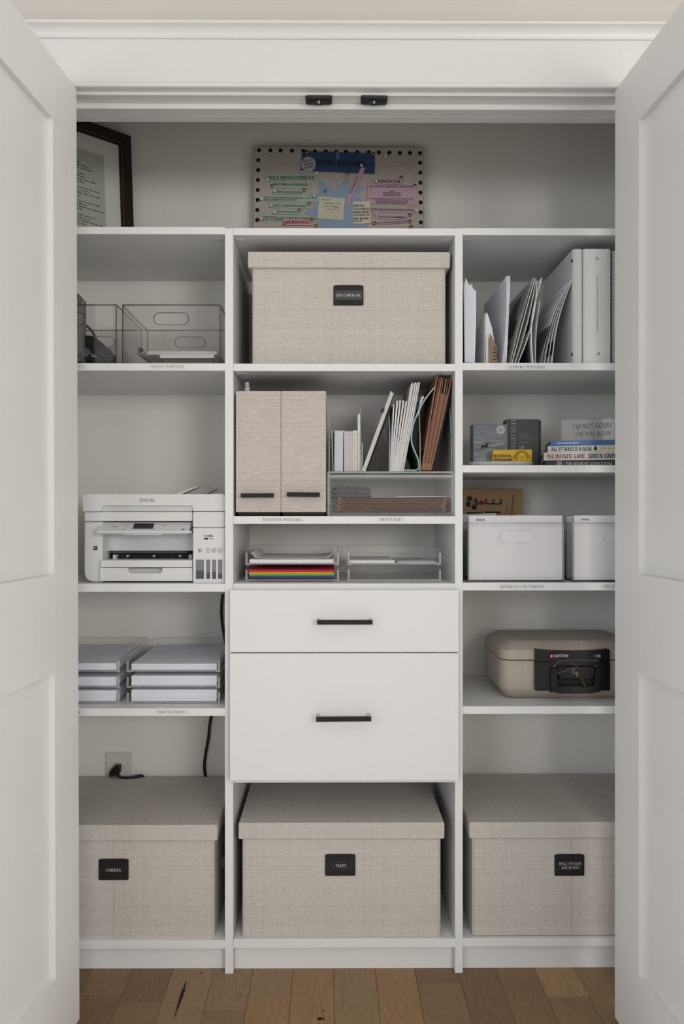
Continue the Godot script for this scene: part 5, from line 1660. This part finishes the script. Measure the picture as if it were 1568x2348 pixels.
func binder(y: float, px0: float, px1: float, label: String, wide: bool) -> void:
	var d := 1.84
	var a := W(px0, 832, d)
	var b := W(px1, 570, d)
	var h := b.y - y
	var w := b.x - a.x
	var o := thing("ring_binder", label, "binder", Vector3((a.x + b.x) / 2, y, -d), Vector3.ZERO, "white ring binders")
	var vinyl := mat(Color(0.82, 0.82, 0.815), 0.35)
	var run := 0.262
	part("spine", bm(Vector3(w - 0.006, h, 0.0035), 0.0015), vinyl, o, Vector3(0, h / 2, -0.0018))
	for s in [-1.0, 1.0]:
		part("cover", bm(Vector3(0.0032, h, run - 0.004), 0.0014), vinyl, o, Vector3(s * (w / 2 - 0.0016), h / 2, -run / 2 - 0.003))
		part("hinge_welt", bm(Vector3(0.003, h - 0.002, 0.003), 0.0012), vinyl, o, Vector3(s * (w / 2 - 0.0022), h / 2, -0.0014))
	part("pages", bm(Vector3(w - 0.010, h - 0.024, run - 0.04), 0.001), M.paper, o, Vector3(0, h / 2, -run / 2 - 0.008))
	var rv := lathe([Vector2(0.0042, 0.0), Vector2(0.0038, 0.0012), Vector2(0.0026, 0.0016), Vector2(0.0018, 0.0008), Vector2(0.0001, 0.0006)], 16)
	if wide:
		for q in [[1368, 593], [1371, 811]]:
			part("rivet", rv, M.chrome, o, W(q[0], q[1], d) - o.position, Vector3(PI / 2, 0, 0))
		var c := cs(1364, 1376.5, 622, 771, d - 0.0006, d)
		part("label_strip", bm(c[1], 0.0002), M.paper_grey, o, c[0] - o.position)
		ptext("RELATIONSHIP IMPORTANT DOCUMENTS", o, M.grey_ink, 1367.8, 1371.6, 634, 760, d - 0.0008, "sans", 3, -PI / 2)
	else:
		part("rivet", rv, M.black, o, Vector3(-w / 2, W(0, 594, d).y - y, -0.007), Vector3(0, 0, PI / 2))
		part("rivet", rv, M.black, o, Vector3(-w / 2, W(0, 810, d).y - y, -0.007), Vector3(0, 0, PI / 2))

func quad_plate(w: float, h: float) -> QuadMesh:
	var q := QuadMesh.new()
	q.size = Vector2(w, h)
	return q

func books() -> void:
	var y := top_y(1066.5)
	# boxed card deck with a seaside photograph
	var d := 1.95
	var o := thing("card_deck", "grey boxed card deck with a dark horse on a pale beach", "card deck", Vector3(W(1124, 1066, d).x, y, -d), Vector3(0, 0.04, 0))
	var top := W(0, 972, d).y - y
	var wd: float = 79.5 * px_m(d)
	part("box", bm(Vector3(wd, top, 0.035), 0.0012), mat(Color(0.48, 0.50, 0.53), 0.45), o, Vector3(0, top / 2, -0.0178))
	var iw := 96
	var ih := 128
	var img := PackedByteArray()
	img.resize(iw * ih * 3)
	var nz := FastNoiseLite.new()
	nz.seed = 8
	nz.frequency = 0.03
	for r in ih:
		for c in iw:
			var n := nz.get_noise_2d(c * 0.5, r * 3.0)
			var v: float = 0.0
			if r < 50:
				v = 0.47 + 0.001 * r + n * 0.08
			elif r < 80:
				v = 0.50 + n * 0.22
			else:
				v = 0.56 + n * 0.10
			var k := (r * iw + c) * 3
			img[k] = int(clampf(v * 0.95, 0, 1) * 255)
			img[k + 1] = int(clampf(v * 0.985, 0, 1) * 255)
			img[k + 2] = int(clampf(v * 1.05 if r < 60 else v * 1.01, 0, 1) * 255)
	var pm := mat(Color.WHITE, 0.45)
	pm.albedo_texture = tex_from(img, iw, ih)
	part("cover_print", quad_plate(wd - 0.001, top - 0.001), pm, o, Vector3(0, top / 2, 0.0002))
	part("badge", lathe([Vector2(0.0115, 0.0), Vector2(0.0112, 0.0003), Vector2(0.0001, 0.0003)], 28), mat(Color(0.74, 0.75, 0.76), 0.5), o, Vector3(wd * 0.305, top - 0.0145, 0.0002), Vector3(PI / 2, 0, 0))
	letters("A", o, M.ink, Vector3(wd * 0.305, top - 0.009, 0.0007), 0.002, 0.0022, "serif")
	letters("52-CARD", o, M.ink, Vector3(wd * 0.305, top - 0.0138, 0.0007), 0.0145, 0.0026, "serif")
	letters("DECK", o, M.ink, Vector3(wd * 0.305, top - 0.0185, 0.0007), 0.0105, 0.0026, "serif")
	letters("untethered", o, M.white_ink, Vector3(-0.0124, W(0, 1051.5, d).y - y, 0.0007), 0.0535, 0.0105, "serif")
	letters("the", o, M.white_ink, Vector3(-wd / 2 + 0.008, W(0, 1046, d).y - y + 0.0035, 0.0007), 0.007, 0.004, "serif")
	var hs := stt()
	var horse := PackedVector2Array()
	for v in [[0, 3], [2, 6], [6, 8], [12, 7], [15, 9], [17, 13], [20, 14.5], [21, 12], [19.5, 10], [18, 8], [17, 5], [18.5, 2.5], [20.5, 0], [19.3, -0.6], [16.5, 2], [15, 3.5], [14.5, 0.5], [13, -4], [12, -4], [12.8, 1], [12, 3], [7, 3], [5.5, 0.5], [6.5, -4], [5.5, -4], [3.8, 0.5], [3.6, 3], [1.6, 1], [0.4, -3], [-0.5, -3], [0.6, 1.2], [1.6, 4], [1.2, 5], [0.2, 3.6], [-1, 1]]:
		horse.append(Vector2(v[0], v[1]) * 0.00098)
	add_ext(hs, horse, 0.0, 0.0003)
	part("horse_print", hs, M.ink, o, Vector3(-0.025, W(0, 1027, d).y - y, 0.0003))
	# grey book standing behind it
	d = 1.985
	o = thing("book", "grey paperback with large pale vertical lettering standing behind the yellow box", "book", Vector3(W(1198, 1066, d).x, y, -d), Vector3(0, 0.0, 0))
	top = W(0, 960.5, d).y - y
	wd = 74.0 * px_m(d)
	var gb := mat(Color(0.30, 0.31, 0.315), 0.5)
	part("cover", bm(Vector3(wd, top, 0.04), 0.0008), gb, o, Vector3(0, top / 2, -0.0204))
	var spn := part("spine", bm(Vector3(0.007, top, 0.038), 0.0008), mat(Color(0.17, 0.175, 0.18), 0.5), o, Vector3(wd / 2 + 0.0032, top / 2 - 0.002, -0.021))
	for k in 13:
		part("spine_mark", bm(Vector3(0.0028, 0.0024, 0.0008), 0.0002), mat(Color(0.34, 0.34, 0.33), 0.5), spn, Vector3(0, top * (k / 13.0 - 0.45), 0.0192))
	var pale := mat(Color(0.66, 0.67, 0.67), 0.7)
	ptext("mation", o, pale, 1168.5, 1181.5, 961.5, 1034, d - 0.0005, "serif", 0, PI / 2)
	ptext("s", o, pale, 1190, 1202, 1022, 1033, d - 0.0005, "serif", 0, PI / 2)
	ptext("How We Heal", o, pale, 1190.5, 1209, 994, 997, d - 0.0005, "serif")
	ptext("through Self Care,", o, pale, 1190.5, 1216, 999, 1002, d - 0.0005, "serif")
	ptext("joy, and Restoration", o, pale, 1190.5, 1222, 1004, 1007, d - 0.0005, "serif")
	ptext("ALEXANDRA ELLE", o, pale, 1190.5, 1222, 1013, 1016.2, d - 0.0005, "sans", 2)
	# yellow boxed deck
	d = 1.905
	o = thing("card_deck", "yellow boxed card deck with brown lettering and a line-drawn face", "card deck", Vector3(W(1175, 1066, d).x, y, -d), Vector3(0, -0.05, 0.005))
	top = W(0, 1030.5, d).y - y
	wd = 89.0 * px_m(d)
	part("box", bm(Vector3(wd, top, 0.032), 0.0012), mat(Color(0.86, 0.69, 0.06), 0.5), o, Vector3(0, top / 2, -0.0165))
	var br := mat(Color(0.22, 0.10, 0.16), 0.7)
	letters("BUDDHA", o, br, Vector3(-wd * 0.255, top - 0.0155, 0.0002), 0.043, 0.0072, "sansbold")
	letters("WISDOM", o, br, Vector3(-wd * 0.255, top - 0.0255, 0.0002), 0.043, 0.0072, "sansbold")
	var art := mat(Color(0.52, 0.28, 0.14), 0.7)
	var st := stt()
	var fc := Vector3(wd * 0.235, top - 0.021, 0.0003)
	for r in [[0.0125, 0.0145], [0.0138, 0.0158]]:
		var lp := []
		for k in 24:
			lp.append(fc + Vector3(r[0] * cos(TAU * k / 24), r[1] * sin(TAU * k / 24), 0))
		add_tube(st, lp, 0.0003, 4, true)
	for k in 16:                                            # curls round the head
		var an := PI * (k + 0.5) / 16.0
		var cc := fc + Vector3(0.0172 * cos(an), 0.0172 * sin(an), 0)
		var lp := []
		for j in 7:
			lp.append(cc + Vector3(0.0022 * cos(TAU * j / 7), 0.0022 * sin(TAU * j / 7), 0))
		add_tube(st, lp, 0.0003, 4, true)
	for s in [-1.0, 1.0]:
		add_tube(st, smooth([fc + Vector3(s * 0.008, 0.001, 0), fc + Vector3(s * 0.005, -0.001, 0), fc + Vector3(s * 0.002, 0.001, 0)], 3), 0.00035, 4)
		add_tube(st, smooth([fc + Vector3(s * 0.009, 0.004, 0), fc + Vector3(s * 0.005, 0.0058, 0), fc + Vector3(s * 0.0015, 0.003, 0)], 3), 0.0003, 4)
		for k in 3:
			add_tube(st, smooth([fc + Vector3(s * (0.017 + k * 0.003), -0.012, 0), fc + Vector3(s * (0.020 + k * 0.003), -0.002, 0), fc + Vector3(s * (0.0165 + k * 0.003), 0.006, 0)], 4), 0.0003, 4)
	add_tube(st, smooth([fc + Vector3(0, 0.003, 0), fc + Vector3(0.0012, -0.004, 0), fc + Vector3(-0.0012, -0.0048, 0)], 3), 0.0003, 4)
	add_tube(st, smooth([fc + Vector3(-0.004, -0.0085, 0), fc + Vector3(0, -0.0078, 0), fc + Vector3(0.004, -0.0085, 0)], 3), 0.00045, 4)
	part("face_print", st, art, o)
	# shallow white dish with a purple stone
	var ds := W(1150, 1062, 1.868)
	o = thing("dish", "shallow white oval dish in front of the yellow card deck", "dish", Vector3(ds.x, y, -1.885))
	var dish := stt()
	var prof := [Vector2(0.0001, 0.003), Vector2(0.03, 0.0), Vector2(0.062, 0.002), Vector2(0.076, 0.008), Vector2(0.0825, 0.0145), Vector2(0.0835, 0.0158), Vector2(0.081, 0.0154), Vector2(0.072, 0.009), Vector2(0.055, 0.005), Vector2(0.0001, 0.005)]
	add_lathe(dish, prof, 40, Transform3D(Basis.from_scale(Vector3(1.0, 0.72, 0.46)), Vector3.ZERO))
	part("bowl", soften(dish, 40.0), mat(Color(0.84, 0.84, 0.86), 0.15), o)
	solo("stone", "smooth purple stone lying in the white oval dish", "stone", lathe([Vector2(0.0001, 0.0), Vector2(0.014, 0.002), Vector2(0.0185, 0.006), Vector2(0.013, 0.0105), Vector2(0.0001, 0.0125)], 18), mat(Color(0.25, 0.20, 0.27), 0.3), Vector3(W(1154, 1056, 1.885).x, y + 0.0045, -1.885))
	# stack of four books turned a little toward the room
	var turn := -0.21
	var dd := 1.932
	var p0 := W(1249, 1066, dd)
	var stack := [["book", "dark green book with pale capitals, lowest of the stacked books", Color(0.13, 0.16, 0.155), 0.0185, 0.0, 0.235], ["book", "white book with red and black spine lettering, second from the bottom of the stack", Color(0.86, 0.855, 0.85), 0.0202, -0.0045, 0.25], ["book", "white book with black and yellow spine lettering, under the blue book", Color(0.85, 0.85, 0.84), 0.0175, 0.0075, 0.235], ["book", "thin blue book on top of the stacked books", Color(0.27, 0.46, 0.68), 0.0120, 0.013, 0.235]]
	var yy := y
	var k2 := 0
	for b in stack:
		var bk := thing(b[0], b[1], "book", Vector3(p0.x + b[4], yy + 0.0002, -dd + 0.004 * (k2 % 2)), Vector3(0, turn + 0.012 * (k2 - 1), 0), "books stacked under the acrylic sign")
		var ln: float = b[5]
		var th: float = b[3]
		var cm := mat(b[2], 0.4)
		var st2 := stt()
		for yy2 in [0.001, th - 0.001]:
			add_box(st2, Vector3(ln / 2, yy2, -0.078), Vector3(ln, 0.002, 0.156), 0.0006)
		add_ext(st2, shifted(rrect(ln, th, 0.0035, 4), Vector2(ln / 2, th / 2)), -0.004, 0.0, Transform3D(), 0.0012)
		part("cover", st2, cm, bk)
		part("pages", bm(Vector3(ln - 0.008, th - 0.0045, 0.145), 0.0004), M.cream, bk, Vector3(ln / 2, th / 2, -0.078))
		if k2 == 0:
			letters("THE BOOK OF AWAKENING", bk, M.white_ink, Vector3(0.107, th * 0.52, 0.0003), 0.112, 0.0078, "serif")
			var fl := stt()
			for j in 5:
				add_lathe(fl, [Vector2(0.0036, 0.0), Vector2(0.003, 0.0004), Vector2(0.0001, 0.0005)], 8, Transform3D(Basis(Vector3.RIGHT, PI / 2), Vector3(0.036 + 0.0042 * cos(j * 1.257), th * 0.62 + 0.0042 * sin(j * 1.257), 0.0001)))
			part("flower_print", fl, mat(Color(0.66, 0.52, 0.54), 0.6), bk)
		elif k2 == 1:
			letters("THE INFINITE GAME", bk, mat(Color(0.56, 0.07, 0.12), 0.6), Vector3(0.0545, th * 0.5, 0.0003), 0.0926, 0.0112, "sansbold")
			letters("SIMON SINEK", bk, M.ink, Vector3(0.143, th * 0.5, 0.0003), 0.068, 0.0112, "sansbold")
		elif k2 == 2:
			letters("ALL IT TAKES IS A GOAL", bk, M.ink, Vector3(0.0585, th * 0.5, 0.0003), 0.0995, 0.0098, "sansbold")
			var pen := stt()
			add_ext(pen, PackedVector2Array([Vector2(-0.0035, -0.004), Vector2(0.0035, -0.004), Vector2(0.0035, 0.001), Vector2(0.0008, 0.006), Vector2(-0.0008, 0.006), Vector2(-0.0035, 0.001)]), 0.0, 0.0004)
			part("pencil_print", pen, M.ink, bk, Vector3(0.1165, th * 0.5 + 0.0004, 0.0002))
			part("pencil_print", bm(Vector3(0.0072, 0.0028, 0.0004), 0.0001), mat(Color(0.85, 0.7, 0.1), 0.6), bk, Vector3(0.1165, th * 0.5 - 0.0046, 0.0003))
			letters("JON ACUFF", bk, mat(Color(0.84, 0.68, 0.08), 0.6), Vector3(0.149, th * 0.5, 0.0003), 0.046, 0.0098, "sansbold")
		else:
			letters("THE GOLDEN HANDOFF", bk, M.white_ink, Vector3(0.0425, th * 0.5, 0.0003), 0.0535, 0.0046, "sansbold")
			letters("COACH AND AUTHOR", bk, mat(Color(0.20, 0.30, 0.44), 0.6), Vector3(0.122, th * 0.5, 0.0003), 0.042, 0.0036, "sans")
		yy += th + 0.0003
		k2 += 1
	var sg := thing("acrylic_sign", "clear acrylic block sign with slanted dark lettering on top of the stacked books", "sign", Vector3(p0.x + 0.043, yy + 0.0002, -dd - 0.004), Vector3(0, turn - 0.03, 0))
	part("block", bm(Vector3(0.215, 0.0565, 0.018), 0.0008), clear(Color(0.78, 0.79, 0.78), 0.16), sg, Vector3(0.1075, 0.0283, -0.009))
	for e in [[0.0, 0.0283, 0.0022, 0.0565], [0.1075, 0.0565, 0.215, 0.0012]]:
		part("block_edge", bm(Vector3(e[2], e[3], 0.0182), 0.0005), M.acrylic_edge, sg, Vector3(e[0] + 0.0006, e[1], -0.009))
	letters("I'M NOT BOSSY", sg, M.grey_ink, Vector3(0.0765, 0.0375, 0.0004), 0.0955, 0.0150, "sansslant", Vector3(0, 0, 0.02))
	letters("I'M THE BOSS", sg, M.grey_ink, Vector3(0.0775, 0.0175, 0.0004), 0.0855, 0.0130, "sansslant", Vector3(0, 0, 0.02))

func stationery() -> void:
	var y := top_y(1336.5)
	var d := 1.846
	var fh := W(0, 1199.5, d).y - y
	var w1: float = 221.0 * px_m(d)
	var base := mat(Color(0.13, 0.13, 0.13), 0.25)
	for k in 2:
		var px := 1183.5 if k == 0 else 1423.0
		var at := Vector3(W(px, 1334, d).x, y, -d)
		bin(["clear bin of white cards above the business stationery label", "clear bin of greeting cards at the right door edge"][k], at, w1, fh, 0.27, M.acrylic, M.acrylic_edge, base, "clear stationery bins")
		var yb := y + 0.0042
		var nm: String = ["business", "birthday"][k]
		var dv := thing("divider_card", "white divider card with a small printed %s heading at the front of its bin" % nm, "divider card", Vector3(at.x, yb, -d - 0.006), Vector3.ZERO, "white divider cards in the stationery bins")
		var px0: float = [1074.5, 1315.5][k]
		var px1: float = [1289.5, 1530.0][k]
		var cw := (px1 - px0) * px_m(d + 0.006)
		var ch := W(0, 1182, d + 0.006).y - yb
		var cx := W((px0 + px1) / 2, 1182, d + 0.006).x - at.x
		part("card", bm(Vector3(cw, ch, 0.0014), 0.0003), M.card_white, dv, Vector3(cx, ch / 2, 0))
		part("tab_line", bm(Vector3(cw, 0.0014, 0.002), 0.0004), M.acrylic_edge, dv, Vector3(cx, fh - 0.012, 0.0003))
		var t0: Array = [[1092.5, 1111.5, "Business"], [1333, 1352, "Birthday"]][k]
		letters(t0[2], dv, M.grey_ink, W((t0[0] + t0[1]) / 2, 1191.5, d + 0.005) - dv.position + Vector3(0, 0, 0.0005), (t0[1] - t0[0]) * px_m(d), 0.0058, "sans")
		var dv2 := thing("divider_card", "white divider card just behind the %s card" % nm, "divider card", Vector3(at.x, yb, -d - 0.05 - 0.01 * k), Vector3.ZERO, "white divider cards in the stationery bins")
		part("card", bm(Vector3(w1 - 0.012, ch - 0.002, 0.0014), 0.0003), M.paper_grey, dv2, Vector3(0.0 if k == 0 else -0.002, ch / 2 - 0.001, 0))
		if k == 1:
			letters("C", dv2, M.grey_ink, W(1314, 1191, d + 0.06) - dv2.position + Vector3(0, 0, 0.0009), 0.0035, 0.0045, "sans")
		sheets("packed white envelopes filling the %s bin behind its divider" % nm, M.paper, Vector3(at.x + 0.002, yb, -d - 0.066), w1 - 0.02, fh - 0.02, 0.15, 1, "", "envelopes")
	# loose cards standing at the back of the first bin
	var c := thing("card", "white card standing tilted behind the business divider", "card", Vector3(W(1113, 1185, 1.95).x, y + 0.0045, -2.076), Vector3(0, 0, 0.035))
	var yb2 := y + 0.0045
	part("sheet", bm(Vector3(0.128, W(0, 1178, 2.076).y - yb2, 0.001), 0.0003), M.paper, c, Vector3(-0.004, (W(0, 1178, 2.076).y - yb2) / 2, 0))
	var cc := thing("card", "flat-topped white card standing right of the tilted card behind the business divider", "card", Vector3(W(1215, 1180, 2.07).x, yb2, -2.07))
	part("sheet", bm(Vector3(0.07, W(0, 1179, 2.07).y - yb2, 0.001), 0.0003), M.paper_grey, cc, Vector3(0, (W(0, 1179, 2.07).y - yb2) / 2, 0))
	# kraft greeting card at the back
	d = 2.095
	var kc := thing("greeting_card", "brown kraft greeting card with a potted plant and dark letters turned sideways", "card", Vector3(W(1128, 1200, d).x, y + 0.0045, -d), Vector3(0, 0, -0.012))
	var kw: float = 136.0 * px_m(d)
	var top := W(0, 1120, d).y - kc.position.y
	var kraft := mat(Color(0.70, 0.58, 0.43), 0.85)
	part("sheet", bm(Vector3(kw, top, 0.0012), 0.0003), kraft, kc, Vector3(0, top / 2, 0))
	part("back_leaf", bm(Vector3(kw - 0.014, top + 0.001, 0.0012), 0.0003), mat(Color(0.25, 0.19, 0.13), 0.85), kc, Vector3(-0.006, top / 2 + 0.0003, -0.002))
	var teal := mat(Color(0.17, 0.235, 0.245), 0.8)
	var K := func(cx: float, cy: float) -> Vector3:
		var w := W(1055 + cx / 9.8, 1100 + cy / 9.8, d - 0.001)
		return Vector3(w.x, w.y, -d + 0.001) - kc.position
	var e0: Vector3 = K.call(728, 490)
	var st := stt()
	var es: float = px_m(d) / 9.8
	for r in [[728, 541, 365, 34], [563, 482, 38, 110], [722, 490, 36, 90], [893, 482, 36, 118]]:
		add_box(st, K.call(r[0], r[1]) - e0, Vector3(r[2] * es, r[3] * es, 0.0004), 0.0001)
	part("letter_print", st, teal, kc, e0)
	for r in [[310, 755, 360, 40], [712, 735, 360, 40]]:
		part("letter_print", bm(Vector3(r[2] * es, r[3] * es, 0.0004), 0.0001), mat(Color(0.14, 0.11, 0.09), 0.8), kc, K.call(r[0], r[1]))
	var pot := stt()
	var pp := PackedVector2Array()
	for v in [[428, 460], [440, 462], [440, 470], [528, 486], [524, 556], [442, 566], [440, 574], [424, 572]]:
		var q: Vector3 = K.call(v[0], v[1])
		pp.append(Vector2(q.x, q.y))
	add_ext(pot, pp, 0.0, 0.0004)
	part("pot_print", pot, mat(Color(0.55, 0.13, 0.06), 0.8), kc, Vector3(0, 0, K.call(0, 0).z))
	var lf := stt()
	var leafm := mat(Color(0.13, 0.19, 0.20), 0.8)
	for l in [[200, 435, 68, 0.6], [155, 565, 62, 2.4], [290, 610, 58, 4.2], [335, 465, 36, 0.4], [355, 545, 30, 5.0]]:
		var lp := PackedVector2Array()
		for j in 28:
			var an := TAU * j / 28.0
			var rad: float = l[2] * (1.0 if j % 3 != 0 else 0.68) * (1.0 - 0.22 * cos(an - l[3]))
			var q: Vector3 = K.call(l[0] + rad * cos(an), l[1] + rad * sin(an))
			lp.append(Vector2(q.x, q.y))
		add_ext(lf, lp, 0.0, 0.0004)
	part("leaf_print", lf, leafm, kc, Vector3(0, 0, K.call(0, 0).z))
	var stems := stt()
	for s in [[425, 510, 235, 480], [425, 510, 190, 530], [425, 520, 310, 590], [425, 505, 345, 480], [425, 520, 370, 545]]:
		add_tube(stems, [K.call(s[0], s[1]), K.call(s[2], s[3])], 0.0005, 4)
	part("stem_print", stems, leafm, kc)
	letters("Happy", kc, M.ink, K.call(1028, 660), 0.023, 0.006, "serifslant", Vector3(0, 0, PI / 2))
	letters("Anniversary", kc, M.ink, K.call(1158, 590), 0.062, 0.0105, "serifslant", Vector3(0, 0, PI / 2 - 0.06))

func safe() -> void:
	var y := top_y(1619.5)
	var d := 1.88
	var xl := W(1149, 1600, d).x
	var wdt := 0.353
	var run := 0.232
	var o := thing("safe_box", "beige fire-resistant chest with a black latch plate on the right middle shelf", "safe", Vector3(xl + wdt / 2, y, -d))
	var bump := grain(128)
	var beige := mat(Color(0.76, 0.715, 0.665), 0.5)
	beige.albedo_texture = bump
	beige.uv1_triplanar = true
	beige.uv1_scale = Vector3(11, 11, 11)
	var R := func(inset: float, r: float, front := 0.0) -> PackedVector2Array:
		return shifted(rrect(wdt - 2 * inset, run - 2 * inset - front, r, 6), Vector2(0, -run / 2 - front / 2))
	var seam := W(0, 1514.5, d).y - y
	var vtop := W(0, 1490, d).y - y
	var top := W(0, 1470, d + 0.022).y - y
	var st := stt()
	add_loft(st, [[R.call(0.026, 0.02), 0.0], [R.call(0.016, 0.024), 0.004], [R.call(0.002, 0.03), 0.024], [R.call(0.0, 0.03), 0.03], [R.call(0.0, 0.03), seam - 0.0035], [R.call(0.0012, 0.029), seam - 0.0022]])
	part("body", soften(st, 50.0), beige, o)
	st = stt()
	add_loft(st, [[R.call(0.0035, 0.028), seam - 0.003], [R.call(0.0035, 0.028), seam + 0.001]])
	part("gasket", st, M.matte_black, o)
	st = stt()
	add_loft(st, [[R.call(0.0012, 0.029), seam], [R.call(0.0, 0.03), seam + 0.0012], [R.call(0.0, 0.03), vtop - 0.002], [R.call(0.002, 0.03), vtop], [R.call(0.023, 0.022), top - 0.0015], [R.call(0.027, 0.02), top], [R.call(0.05, 0.01), top]])
	part("lid", soften(st, 30.0), beige, o)
	# black latch plate
	var blk_m := mat(Color(0.045, 0.045, 0.05), 0.3)
	var f := d - 0.012
	var F := Vector3(o.position.x, o.position.y, 0)
	st = stt()
	add_ext(st, poly(F, f, [[1227, 1516.5], [1227, 1491], [1229, 1489], [1262, 1491.5], [1310, 1492.5], [1360, 1491.5], [1394, 1488.5], [1397.5, 1490], [1398, 1516.5], [1377, 1516.5], [1376, 1512], [1256, 1512.5], [1254, 1516.5]]), -0.018, 0.0, Transform3D(Basis(), Vector3(0, 0, -f + d)), 0.0015)
	part("latch_cap", st, blk_m, o)
	st = stt()
	add_ext(st, poly(F, f, [[1226.5, 1582], [1226.5, 1520], [1228, 1518], [1397, 1518], [1398, 1520], [1398, 1583.5], [1374, 1583.5], [1373, 1526], [1265, 1526], [1262, 1584], [1229, 1584]]), -0.016, 0.0, Transform3D(Basis(), Vector3(0, 0, -f + d)), 0.0012)
	part("latch_plate", st, blk_m, o)
	part("latch_well", bm(Vector3(116 * px_m(d), 58 * px_m(d), 0.006), 0.001), M.matte_black, o, W(1317, 1557, d) - o.position + Vector3(0, 0, 0.0035))
	st = stt()
	add_ext(st, poly(F, f, [[1276, 1527], [1362, 1527], [1363, 1545], [1356, 1557], [1282, 1557], [1275, 1543]]), -0.004, 0.004, Transform3D(Basis(), Vector3(0, 0, -f + d)), 0.002)
	part("lock_block", st, blk_m, o)
	st = stt()
	add_ext(st, poly(F, f, [[1261, 1534], [1264, 1531], [1273, 1531], [1275, 1536], [1275, 1566], [1279, 1571.5], [1356, 1571.5], [1361, 1566], [1362, 1536], [1364, 1531], [1372, 1531], [1375.5, 1535], [1376, 1576], [1372, 1584], [1356, 1588], [1318, 1589.5], [1280, 1588.5], [1266, 1585], [1262, 1578]]), -0.006, 0.008, Transform3D(Basis(), Vector3(0, 0, -f + d)), 0.003)
	part("carry_handle", st, blk_m, o)
	var fz := f - 0.001
	st = stt()
	add_ext(st, poly(F, fz, [[1260.5, 1507.5], [1260.5, 1501], [1262, 1499.5], [1263, 1501], [1264, 1497], [1265.5, 1500.5], [1267, 1499.5], [1268, 1501], [1268, 1507.5], [1266, 1508.5], [1263, 1508.5]]), 0.0, 0.0005, Transform3D(Basis(), Vector3(0, 0, -fz + d)))
	part("flame_mark", st, mat(Color(0.62, 0.07, 0.08), 0.5), o)
	prr("flame_mark_center", o, M.white_ink, 1263, 1266, 1502, 1507, f - 0.0018, f - 0.0008, 0.0005)
	ptext("SENTRY", o, mat(Color(0.82, 0.82, 0.82), 0.5), 1269.5, 1303.5, 1500, 1507.3, f - 0.0006, "sansboldslant")
	ptext("1100", o, mat(Color(0.8, 0.8, 0.8), 0.5), 1362, 1377, 1501, 1507.5, f - 0.0006)
	var lc := W(1317.5, 1540.5, f) - o.position
	part("lock_cylinder", lathe([Vector2(0.0078, 0.0), Vector2(0.0078, 0.0065), Vector2(0.0068, 0.0075), Vector2(0.0055, 0.0068), Vector2(0.0001, 0.0066)], 24), M.chrome, o, lc, Vector3(PI / 2, 0, 0))
	# keys on a wire loop
	var kf := f - 0.016
	var ky := thing("key", "pair of metal keys hanging from a thin wire loop at the safe's lock", "key", W(1333, 1552, kf), Vector3(0, 0.25, 0.32))
	st = stt()
	add_ext(st, PackedVector2Array([Vector2(-0.0035, 0.013), Vector2(0.0035, 0.013), Vector2(0.0082, 0.007), Vector2(0.0085, 0.0), Vector2(0.005, -0.0055), Vector2(0.0028, -0.008), Vector2(0.0028, -0.030), Vector2(0.0, -0.033), Vector2(-0.0028, -0.030), Vector2(-0.0018, -0.026), Vector2(-0.0026, -0.022), Vector2(-0.0016, -0.018), Vector2(-0.0028, -0.008), Vector2(-0.006, -0.005), Vector2(-0.0085, 0.001), Vector2(-0.008, 0.007)]), -0.001, 0.001, Transform3D(), 0.0004)
	var steel := mat(Color(0.62, 0.58, 0.52), 0.3, 1.0)
	part("blade", st, steel, ky)
	st = stt()
	add_ext(st, rrect(0.014, 0.017, 0.006), -0.001, 0.001, Transform3D(Basis(Vector3(0, 0, 1), 0.5), Vector3(-0.004, 0.004, -0.0035)), 0.0004)
	part("second_key", st, steel, ky)
	var pts := []
	for q in [[1332, 1544], [1325, 1530], [1310, 1520], [1294, 1515.5], [1280, 1519], [1272, 1527], [1271, 1531]]:
		pts.append(W(q[0], q[1], f - 0.012) - ky.position)
	var inv := ky.basis.inverse()
	var loop := []
	for q in smooth(pts, 5):
		loop.append(inv * q)
	part("wire_loop", tube(loop, 0.0004, 5), M.chrome, ky)
	loop = []
	for q in [[1276, 1543.5], [1295, 1539], [1310, 1532.5], [1322, 1530.5]]:
		loop.append(inv * (W(q[0], q[1], f - 0.008) - ky.position))
	part("wire_loop", tube(smooth(loop, 4), 0.0004, 5), M.chrome, ky)
